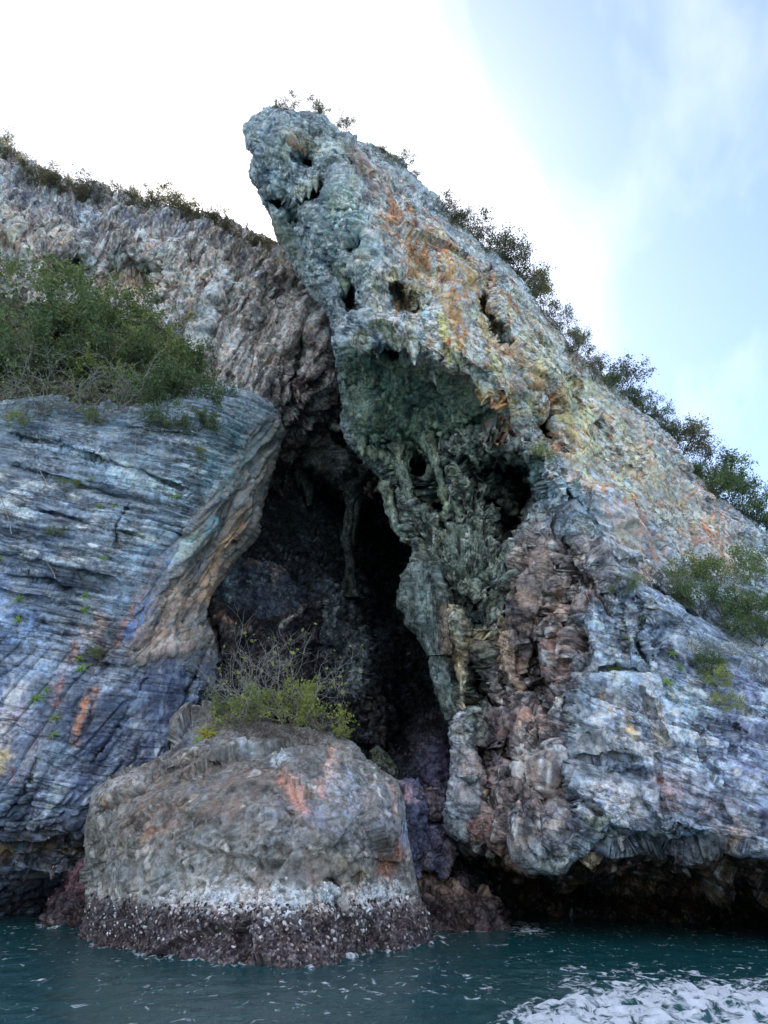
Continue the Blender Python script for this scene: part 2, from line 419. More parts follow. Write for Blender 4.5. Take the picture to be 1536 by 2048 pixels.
# ================================================================== THE CLIFFS
# ---- far wall on the left with its fluted brow
def disp_back(P, N, px, py, s):
    AX = (0.36, 0.05, 1); R = sstep(-0.3, 0.3, fbm(P / 4 + 40, 2))
    d = 1.6 * fbm(P / 6 + 1, 3) + 0.5 * fbm(rod(P, AX, 2.0, 2.0) + 3, 2)
    d += 1.0 * d_flute(P, AX, 1.5, 10, 2.0, 2) + 0.28 * R * d_flute(P, AX, 0.5, 8, 12.0, 2)
    d += 0.35 * crev(rod(P, AX, 0.8, 6), 5.0, 0.72) + 0.25 * (1 - R) * crev(plate(P, (0.3, -0.2, 1), 0.5, 3), 25.0, 0.72)
    fa, fe = d_facet(P, 2.2, 4.0, 0.4); d += 0.30 * fa
    d += 2.0 * d_pits(rod(P, AX, 1.8, 1.7), 1.0, 8.0, 0.15, 0.45) * sstep(0.0, 0.35, fbm(P / 4 + 9, 2) + 0.10)
    d += 0.6 * d_pits(rod(P, AX, 0.7, 2.0), 1.0, 18.0, 0.12, 0.4) * R
    d += 0.05 * fbm(rod(P, AX, 0.3, 2) + 3, 3, 0.6)
    return d
def col_back(P, px, py, fx, fy):
    c = palette(P, [(70, 68, 71), (130, 124, 122), (186, 179, 173), (150, 137, 132), (222, 218, 212)], 0, 2.0, Q=rod(P, (0.36, 0.05, 1), 0.8, 4))
    return stain(c, P, fx, fy, [
        ('line', [(-60, 330), (100, 420), (300, 440), (450, 490), (560, 540)], 42, (112, 116, 130), 0.75),
        ('line', [(0, 480), (140, 500), (60, 560)], 40, (190, 168, 150), 0.6),
        ('line', [(90, 505), (150, 520)], 18, (95, 105, 120), 0.8),
        ('line', [(210, 585), (330, 590)], 22, (196, 150, 122), 0.8),
        ('line', [(250, 545), (300, 575)], 16, (96, 66, 58), 0.9),
        ('line', [(390, 570), (420, 600), (400, 640)], 22, (192, 146, 122), 0.7),
        ('line', [(445, 545), (420, 640), (405, 690)], 9, (200, 208, 214), 0.9),
        ('line', [(180, 430), (170, 520)], 14, (170, 182, 198), 0.7),
        ('line', [(560, 560), (620, 700), (640, 780)], 55, (168, 150, 146), 0.5),
        ('line', [(480, 600), (560, 740)], 60, (168, 152, 146), 0.4),
        ('area', [(540, 770), (640, 680), (700, 700), (780, 1000), (500, 1000)], 40, (50, 44, 50), 0.95),  # overhang's shade painted into the ceiling colour
        ('line', [(600, 740), (640, 880)], 20, (128, 112, 112), 0.6),
    ], 3.0)
back = rock_mass('fluted_cliff',
    [(-420, 60), (-200, 190), (-60, 262), (0, 292), (50, 318), (110, 372), (170, 392), (250, 398), (330, 412), (390, 432), (450, 468), (520, 492), (560, 508), (600, 545), (700, 560), (860, 700), (900, 960), (760, 985), (560, 985), (300, 985), (-420, 985)],
    [(-420, 60, 46), (0, 290, 44), (250, 395, 43.5), (450, 470, 44), (600, 550, 45), (860, 700, 46), (0, 420, 41.5), (180, 470, 41), (330, 480, 41.2), (480, 560, 42), (250, 555, 42.6), (300, 590, 41.8), (100, 560, 40.6),
     (400, 640, 41), (560, 640, 42.3), (640, 700, 43), (500, 760, 41.4), (620, 790, 43.5), (0, 700, 39), (300, 780, 39.5), (0, 985, 38), (480, 900, 42), (560, 860, 45), (600, 930, 50), (690, 850, 48), (700, 930, 52), (860, 950, 53), (560, 985, 51), (700, 985, 54), (-420, 500, 42), (-420, 985, 38)],
    M['back'], disp_back, col_back,
    feats=[('soft', [(235, 545), (300, 560)], 26, -1.9), ('soft', [(345, 600), (365, 590)], 16, -1.0), ('bump', [(180, 425), (165, 520)], 14, 0.5), ('bump', [(450, 530), (425, 630), (400, 700)], 13, 0.7),
           ('soft', [(65, 465), (95, 470)], 18, -1.0), ('bump', [(95, 510), (150, 505)], 18, 0.9), ('soft', [(80, 528), (110, 535)], 14, -1.2),
           ('bump', [(560, 520), (500, 640)], 18, 0.6), ('bump', [(610, 580), (560, 690)], 18, 0.7), ('soft', [(575, 760), (600, 700)], 22, -1.0), ('soft', [(640, 850), (660, 800)], 22, -1.2), ('bump', [(650, 640), (610, 760)], 16, 0.8)],
    tex=lambda V: rod(V, (0.36, 0.05, 1), 1.0, 3.0), rnd=(26, 2.0), seed=1.0, edge=(12, 60, 6, 14), back=(0.8, 3, 8, 18, 34), pull=(6, 16, 34, 60, 90))
tag(back, 'brownish fluted limestone cliff with hanging drip ridges behind the shrubs', 'cliff')

# ---- inside of the cave
def disp_cave(P, N, px, py, s):
    d = 1.0 * fbm(P / 4 + 4, 4)
    d += d_strata(P, (0.22, 0.1, 1), 0.45, 0.7, 3.0, 0.25, 0.4)
    d += 0.35 * d_flute(P, (0.05, 0.0, 1), 0.9, 6, 4.0, 3)
    d += 0.3 * crev(P * np.array([1, 1, .5]) / 0.8, 3.0)
    d += 0.14 * fbm(P / 0.3, 3, 0.6)
    return d
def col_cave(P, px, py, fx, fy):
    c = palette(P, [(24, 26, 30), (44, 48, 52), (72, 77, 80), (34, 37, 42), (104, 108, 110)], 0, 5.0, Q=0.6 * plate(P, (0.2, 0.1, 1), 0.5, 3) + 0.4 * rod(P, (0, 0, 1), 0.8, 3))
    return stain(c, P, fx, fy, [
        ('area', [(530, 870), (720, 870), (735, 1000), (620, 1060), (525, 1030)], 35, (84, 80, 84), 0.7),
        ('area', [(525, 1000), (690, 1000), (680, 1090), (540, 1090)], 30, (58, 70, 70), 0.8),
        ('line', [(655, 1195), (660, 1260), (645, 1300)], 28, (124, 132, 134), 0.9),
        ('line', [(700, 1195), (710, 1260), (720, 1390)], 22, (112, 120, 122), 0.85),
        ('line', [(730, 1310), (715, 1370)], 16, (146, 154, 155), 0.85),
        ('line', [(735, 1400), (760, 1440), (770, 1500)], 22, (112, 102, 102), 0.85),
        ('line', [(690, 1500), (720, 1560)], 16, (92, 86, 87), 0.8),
        ('area', [(730, 960), (800, 1000), (840, 1180), (880, 1400), (800, 1440), (740, 1180), (725, 1060)], 30, (14, 13, 20), 0.9),  # cave throat blackened in colour to deepen its shade
        ('area', [(760, 1440), (900, 1430), (900, 1580), (760, 1560)], 24, (18, 16, 20), 0.85),  # same painted darkness over the lower gap
        ('line', [(850, 1480), (880, 1600)], 28, (120, 116, 128), 0.8),
        ('line', [(615, 930), (615, 1010)], 16, (140, 140, 138), 0.7),
    ], 7.0)
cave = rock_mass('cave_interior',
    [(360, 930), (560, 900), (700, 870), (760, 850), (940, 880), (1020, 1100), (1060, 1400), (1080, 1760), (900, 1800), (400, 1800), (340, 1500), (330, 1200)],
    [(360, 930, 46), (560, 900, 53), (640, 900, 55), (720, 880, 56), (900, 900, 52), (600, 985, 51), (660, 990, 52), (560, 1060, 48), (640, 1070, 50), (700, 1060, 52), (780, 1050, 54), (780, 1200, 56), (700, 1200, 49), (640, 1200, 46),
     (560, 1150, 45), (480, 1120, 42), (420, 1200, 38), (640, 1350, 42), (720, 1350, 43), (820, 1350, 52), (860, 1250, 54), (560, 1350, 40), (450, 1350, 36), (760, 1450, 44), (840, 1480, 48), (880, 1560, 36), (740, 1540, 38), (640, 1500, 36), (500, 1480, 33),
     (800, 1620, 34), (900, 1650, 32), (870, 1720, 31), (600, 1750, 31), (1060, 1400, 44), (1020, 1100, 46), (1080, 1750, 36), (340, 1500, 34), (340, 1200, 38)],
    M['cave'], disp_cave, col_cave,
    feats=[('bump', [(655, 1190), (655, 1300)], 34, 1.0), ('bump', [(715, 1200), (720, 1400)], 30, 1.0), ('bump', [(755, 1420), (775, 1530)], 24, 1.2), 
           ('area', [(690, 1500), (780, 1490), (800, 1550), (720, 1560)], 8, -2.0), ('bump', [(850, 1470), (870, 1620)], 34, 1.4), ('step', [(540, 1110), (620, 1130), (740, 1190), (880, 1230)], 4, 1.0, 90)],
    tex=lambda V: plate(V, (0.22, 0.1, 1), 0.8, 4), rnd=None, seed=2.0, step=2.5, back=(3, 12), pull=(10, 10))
tag(cave, 'dark inner walls of the tall sea cave with grey flowstone', 'cave')

# ---- headland on the left, thin bedded blue-grey limestone
BED_L = (0.21, -0.28, 1.0)
FLOW = [(455, 940), (500, 860), (560, 820), (600, 1000), (470, 1180), (440, 1320), (250, 1335), (262, 1230), (370, 1060)]
FA = (0.47, 0.48, 1)
def disp_left(P, N, px, py, s):
    up = sstep(1420, 1150, py); flow = soft(px, py, FLOW, 22)
    low = sstep(1600, 1700, py); bed = (1 - flow) * (0.2 + 0.8 * up)
    R = sstep(-0.25, 0.3, fbm(P / 3.5 + 70, 2))
    d = 0.45 * fbm(P / 5 + 2, 3) + 0.12 * fbm(P / 1.6 + 5, 2)
    d += bed * d_strata(P, BED_L, 0.33, 0.5, 2.0, 0.13, 0.26, 0.12) * (0.45 + 0.55 * R); KEEP['left'] = LAY * bed + 0.5 * (1 - bed)
    d += bed * 0.6 * d_strata(P, BED_L, 1.1, 0.5, 9.0, 0.32, 0.45, 0.05)
    d += (1 - flow) * (0.18 * R * crev(plate(P, BED_L, 0.42, 6), 4.0, 0.72) + 0.05 * crev(rod(P, (0.5, 0.2, 1), 1.3, 2.5), 14.0, 0.86))
    d += flow * (0.30 * d_flute(P, FA, 0.8, 18, 5.0, 2) + 0.12 * crev(rod(P, FA, 0.5, 18), 3.0, 0.8))
    d += (1 - up) * (1 - low) * (1 - flow) * (0.20 * crev(rod(P, (0.7, 0.2, 1), 1.0, 5), 23.0, 0.80) + 0.10 * fbm(rod(P, (0.7, 0.2, 1), 0.5, 4), 3))
    d += low * (d_strata(P, (-0.1, 0.5, 1), 0.55, 1.2, 5.0, 0.5, 0.4) + 0.3 * d_pits(P, 0.6, 3.0) + 0.3 * crev(plate(P, (-.1, .3, 1), 0.5, 3), 6.0))
    d += (0.035 - 0.02 * flow) * fbm(P / 0.2 + 3, 3, 0.62)
    return d
def col_left(P, px, py, fx, fy):
    c = palette(P, [(76, 82, 89), (104, 110, 117), (134, 140, 145), (110, 115, 121), (172, 177, 179)], 0, 6.0, Q=plate(P, BED_L, 0.9, 4))
    c2 = palette(P, [(74, 80, 91), (98, 104, 115), (124, 131, 142), (160, 165, 171)], 0, 8.0, Q=rod(P, (0.7, 0.2, 1), 0.8, 4))
    t = sstep(1180, 1480, py + 60 * fbm(P / 3, 2))[:, None]; c = (c * (1 - t) + c2 * t) * (0.78 + 0.44 * KEEP['left'][:, None])
    cf = palette(P, [(58, 62, 68), (98, 98, 98), (140, 128, 116), (94, 106, 114), (168, 158, 148)], 0, 12.0, Q=rod(P, FA, 0.36, 18)); f_ = soft(px, py, FLOW, 18)[:, None] * 0.85; c = c * (1 - f_) + cf * f_
    return stain(c, P, fx, fy, [
        ('area', [(-20, 800), (560, 800), (580, 880), (470, 960), (300, 900), (-20, 900)], 40, (104, 120, 126), 0.5),
        ('line', [(130, 905), (200, 930), (360, 985)], 26, (172, 194, 204), 0.6),
        ('line', [(480, 880), (440, 980)], 40, (128, 152, 156), 0.6),
        ('line', [(0, 1200), (60, 1290), (30, 1380)], 50, (150, 172, 206), 0.5),
        ('line', [(330, 1060), (230, 1200)], 26, (158, 180, 204), 0.55),
        ('line', [(150, 870), (60, 1180)], 70, (92, 100, 122), 0.4),
        # flowstone bands running down to the left
        ('area', [(500, 930), (555, 900), (520, 1060), (470, 1120), (420, 1180), (415, 1240), (440, 1300), (250, 1320), (330, 1180), (390, 1080)], 18, (132, 124, 116), 0.45),
        ('line', [(400, 1070), (340, 1130), (300, 1180)], 9, (200, 188, 160), 0.85),
        ('line', [(430, 1040), (380, 1085), (340, 1130)], 10, (138, 170, 178), 0.85),
        ('line', [(465, 990), (420, 1080), (370, 1170)], 10, (82, 92, 96), 0.8),
        ('line', [(480, 1050), (430, 1130), (400, 1200)], 16, (190, 156, 126), 0.8),
        ('line', [(330, 1130), (300, 1180), (262, 1270)], 15, (112, 138, 184), 0.95),
        ('line', [(315, 1120), (265, 1220), (240, 1290)], 9, (150, 116, 100), 0.9),
        ('line', [(370, 1180), (330, 1260), (280, 1300)], 26, (178, 150, 128), 0.75),
        ('line', [(400, 1100), (365, 1180)], 7, (60, 64, 76), 0.85),
        ('line', [(350, 1290), (300, 1305)], 22, (205, 184, 172), 0.7),
        ('line', [(190, 1240), (165, 1275)], 24, (198, 172, 158), 0.7),
        ('line', [(215, 1290), (195, 1340)], 26, (86, 74, 72), 0.85),
        ('line', [(150, 1290), (115, 1360), (105, 1410)], 10, (206, 138, 112), 0.85),
        ('line', [(195, 1370), (165, 1430), (152, 1480)], 12, (186, 132, 98), 0.95),
        ('line', [(120, 1400), (90, 1470), (30, 1560)], 16, (150, 128, 120), 0.6),
        ('line', [(30, 1390), (10, 1470), (-20, 1520)], 34, (196, 178, 178), 0.75),
        ('line', [(15, 1510), (-10, 1560)], 16, (176, 158, 116), 0.8),
        ('area', [(260, 1320), (440, 1320), (430, 1400), (340, 1500), (200, 1620), (150, 1560)], 40, (74, 80, 102), 0.75),
        ('line', [(30, 1550), (60, 1545)], 10, (130, 66, 66), 0.7),
        ('line', [(60, 1540), (140, 1490)], 26, (132, 144, 150), 0.6),
        ('area', [(-400, 1650), (60, 1655), (180, 1640), (200, 1760), (-400, 1790)], 20, (86, 80, 76), 0.85),
        ('line', [(-60, 1700), (60, 1700), (150, 1690)], 12, (142, 122, 92), 0.75),
        ('line', [(-60, 1770), (60, 1760), (110, 1740)], 22, (138, 132, 138), 0.8),
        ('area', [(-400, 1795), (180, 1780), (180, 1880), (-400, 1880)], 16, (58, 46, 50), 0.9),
    ], 11.0)
left = rock_mass('headland_cliff',
    [(-420, 700), (-100, 760), (0, 800), (80, 790), (160, 800), (260, 800), (330, 790), (410, 772), (470, 776), (520, 792), (556, 816), (570, 850), (548, 905), (540, 960), (518, 1000), (512, 1060), (490, 1090), (470, 1120), (432, 1170), (415, 1215), (420, 1245), (438, 1262), (440, 1300), (446, 1340), (432, 1372), (400, 1400), (375, 1440), (345, 1490), (330, 1560), (330, 1900), (-420, 1900)],
    [(-420, 700, 33), (0, 805, 33.5), (260, 800, 33.5), (410, 775, 34.6), (556, 820, 37.5), (0, 900, 31.8), (250, 900, 32.0), (450, 860, 34), (540, 930, 37.5), (510, 1050, 37), (420, 1000, 33.4), (250, 1050, 31.2), (0, 1050, 30.8),
     (0, 1250, 30.2), (180, 1250, 30.8), (330, 1200, 32.6), (430, 1150, 35.5), (415, 1250, 35), (440, 1340, 35), (360, 1330, 32.6), (250, 1400, 31.2), (100, 1400, 30.2), (380, 1430, 33.4), (330, 1520, 32.2), (0, 1500, 30.0), (180, 1560, 30.6),
     (0, 1620, 30.0), (160, 1630, 31.0), (0, 1690, 31.6), (160, 1690, 32.4), (0, 1760, 31.6), (140, 1745, 32.4), (0, 1815, 34), (120, 1800, 36), (0, 1880, 36), (160, 1890, 37), (330, 1880, 36), (330, 1700, 34), (-420, 1000, 27.5), (-420, 1500, 26.5), (-420, 1690, 28), (-420, 1890, 32)],
    M['left'], disp_left, col_left,
    feats=[('crack', [(478, 1130), (430, 1220), (400, 1330), (345, 1440), (320, 1510)], 4, 0.9), ('bump', [(455, 960), (395, 1070), (330, 1140), (270, 1280)], 22, 0.55), ('soft', [(365, 1080), (310, 1170), (262, 1280)], 12, -0.5),
           ('bump', [(500, 980), (450, 1080), (390, 1180)], 20, 0.5), ('bump', [(540, 940), (500, 1060), (455, 1120)], 20, 0.5), ('step', [(450, 1290), (360, 1300), (250, 1330), (180, 1330)], 5, 0.22, 70),
           ('step', [(260, 1340), (190, 1310), (120, 1270)], 5, -0.3, 60), ('step', [(480, 1135), (470, 1080), (500, 1030), (530, 985)], 4, 0.5, 60), ('crack', [(0, 1150), (90, 1160), (150, 1185)], 4, 0.4),
           ('step', [(330, 1690), (180, 1660), (90, 1690), (-40, 1690)], 5, 0.9, 50), ('step', [(200, 1725), (120, 1740), (0, 1722)], 4, -0.5, 50), ('bump', [(190, 1340), (150, 1490)], 10, 0.25), ('step', [(0, 925), (140, 960), (260, 1000)], 4, -0.35, 40), ('step', [(-20, 1100), (120, 1130), (240, 1165)], 4, -0.3, 40), ('crack', [(30, 1010), (150, 1040), (300, 1080)], 3, 0.4), ('crack', [(0, 860), (120, 890), (300, 950), (380, 985)], 3, 0.4), ('step', [(120, 1200), (40, 1190), (-20, 1175)], 4, 0.3, 40), ('crack', [(260, 1000), (230, 1060), (235, 1110)], 3, 0.4), ('crack', [(300, 1350), (250, 1430), (180, 1530)], 4, 0.4), ('crack', [(80, 1480), (60, 1560), (20, 1620)], 4, 0.5), ('step', [(400, 870), (320, 860), (230, 850)], 4, 0.35, 40)],
    tex=lambda V: plate(V, BED_L, 0.8, 6), smo=lambda P, px, py: np.clip(soft(px, py, FLOW, 18) + 0.7 * sstep(-0.1, 0.35, fbm(P / 3 + 5, 2)), 0, 1), rnd=(30, 1.6), seed=3.0, back=(0.5, 2.5, 7, 16, 30), pull=(3, 8, 14, 26, 60))
tag(left, 'blue-grey thinly bedded limestone headland left of the cave mouth', 'cliff')

# ---- the leaning tower and the cliff that runs down from it to the right
UNDER = [(690, 690), (740, 700), (800, 700), (850, 722), (910, 752), (985, 792), (1010, 815), (985, 850), (930, 870), (850, 885), (830, 930), (760, 935), (700, 890), (675, 790)]
WALL = [(720, 890), (860, 870), (980, 850), (1060, 900), (1090, 960), (1070, 1050), (1040, 1150), (1000, 1300), (960, 1500), (900, 1500), (840, 1200), (800, 1050)]
COLS = [(1060, 1080), (1200, 1080), (1230, 1190), (1180, 1260), (1180, 1350), (1140, 1460), (1150, 1680), (960, 1700), (900, 1500), (900, 1300), (990, 1200)]
BUTT = [(1085, 905), (1250, 990), (1420, 1130), (1900, 1300), (1900, 1800), (1150, 1800), (1140, 1500), (1190, 1300), (1200, 1180), (1120, 1060)]
RFACE = [(720, 330), (860, 430), (1100, 650), (1300, 850), (1450, 1000), (1460, 1120), (1300, 1130), (1180, 1010), (1080, 890), (1000, 800), (850, 700), (770, 640), (800, 520)]
PILLAR = [(898, 1205), (930, 1205), (948, 1300), (946, 1430), (962, 1540), (950, 1660), (905, 1655), (896, 1560), (908, 1440), (905, 1330)]
NOTCH = [(895, 1685), (1000, 1690), (1080, 1716), (1180, 1700), (1260, 1710), (1320, 1690), (1400, 1695), (1460, 1685), (1536, 1725), (1900, 1720), (1900, 1960), (880, 1960)]
BED_R = (0.34, -0.1, 1.0); BED_T = (0.72, -0.15, 0.8)
def disp_tower(P, N, px, py, s):
    und = soft(px, py, UNDER, 20); wal = soft(px, py, WALL, 30); co = soft(px, py, COLS, 25); pil = soft(px, py, PILLAR, 8); bu = soft(px, py, BUTT, 30); no = soft(px, py, NOTCH, 16)
    top = np.clip(1 - und - wal - co - bu - no, 0, 1) * (1 - sstep(1000, 1150, py) * sstep(1260, 1160, px)); right = sstep(820, 1100, px) * top; head = top - right
    V = (0.06, 0.02, 1); co = co * (1 - 0.85 * pil); wal = wal * (1 - 0.85 * pil); R = sstep(-0.25, 0.3, fbm(P / 4.5 + 77, 2)); R2 = 0.15 + 0.95 * R
    d = 1.3 * fbm(P / 6 + 3, 3) * (1 - 0.5 * bu) + 0.40 * fbm(P / 1.9 + 6, 3) * (1 - 0.7 * bu - 0.7 * right - 0.3 * head)
    fl, fe = d_facet(P, 3.6, 55.0, 0.35); d += (0.6 * head + 0.6 * right + 0.3 * wal + 0.8 * bu) * fl
    d += (0.22 * head * R2 + 0.06 * right + 0.45 * wal) * d_flute(P, V, 1.1, 7, 6.0, 3) + co * sstep(1520, 1400, py) * (0.5 * d_flute(P, V, 0.9, 12, 66.0, 2) + 0.25 * d_flute(P, V, 0.35, 10, 67.0, 2))
    d += (0.05 * head * R2 + 0.20 * wal + 0.05 * co + 0.10 * und) * billow(rod(P, V, 0.45, 3), 16.0, 3)
    d += (0.22 * head * R2 + 0.08 * right + 0.8 * wal + 0.85 * co + 0.15 * und + 0.08 * no) * crev(rod(P, V, 0.9, 3.5), 31.0, 0.76)
    fa, fe = d_facet(P * np.array([1, 1, 1.4]), 0.95, 5.0, 0.4); d += (0.16 * head * R2 + 0.05 * right + 0.16 * und + 0.30 * wal + 0.06 * co + 0.06 * bu + 0.3 * no) * fa
    fc, fe = d_facet(P * np.array([1, 1, 0.36]), 0.55, 205.0, 0.35); d += (0.34 * co + 0.12 * wal) * fc
    s1 = d_strata(P, BED_T, 0.36, 0.7, 12.0, 0.13, 0.20, 0.11); l1 = LAY
    s2 = d_strata(P, BED_R, 0.42, 0.7, 12.0, 0.16, 0.28, 0.11); l2 = LAY
    KEEP['tower'] = 0.5 + (l1 - 0.5) * np.clip(right + 0.6 * head, 0, 1) + (l2 - 0.5) * bu
    d += (right + 0.7 * head) * (s1 * (0.4 + 0.6 * R) + 0.45 * d_strata(P, BED_T, 1.5, 0.5, 29.0, 0.5, 0.5, 0.05) + 0.22 * crev(plate(P, BED_T, 0.5, 5), 41.0, 0.74))
    d += bu * (s2 * (0.4 + 0.6 * R) + 0.6 * d_strata(P, BED_R, 1.5, 0.7, 19.0, 0.5, 0.5, 0.04) + 0.20 * R * crev(plate(P, BED_R, 0.5, 6), 43.0, 0.76))
    # upright joints that cut the buttress into blocks
    d += bu * d_strata(P, (1.0, 0.3, 0.32), 1.7, 0.8, 23.0, 0.40, 0.6, 0.045)
    hole = sstep(0.05, 0.4, fbm(P / 4.5 + 21, 2) + 0.16)
    d += (1.1 * head + 0.3 * right + 1.3 * wal) * hole * d_pits(P * np.array([1, 1, 0.6]), 1.5, 3.0, 0.12, 0.42)
    d += (0.5 * wal + 0.4 * co + 0.12 * und + 0.10 * head * R) * d_pits(P, 0.6, 12.0)
    d += pil * (0.30 * d_flute(P, V, 0.45, 16, 101.0, 2) + 0.08 * crev(rod(P, V, 0.3, 10), 5.0, 0.75))
    lo = sstep(1420, 1500, py) * co; fb, fe = d_facet(P, 0.45, 91.0, 0.3); d += lo * (0.22 * fb + 0.3 * d_strata(P, (0.5, -0.1, 0.8), 0.5, 0.8, 51.0, 0.4, 0.4)) + 0.10 * wal * fb
    d += 0.035 * fbm(P / 0.25 + 8, 3, 0.62)
    return d * (0.45 + 0.55 * sstep(0, 12, s))
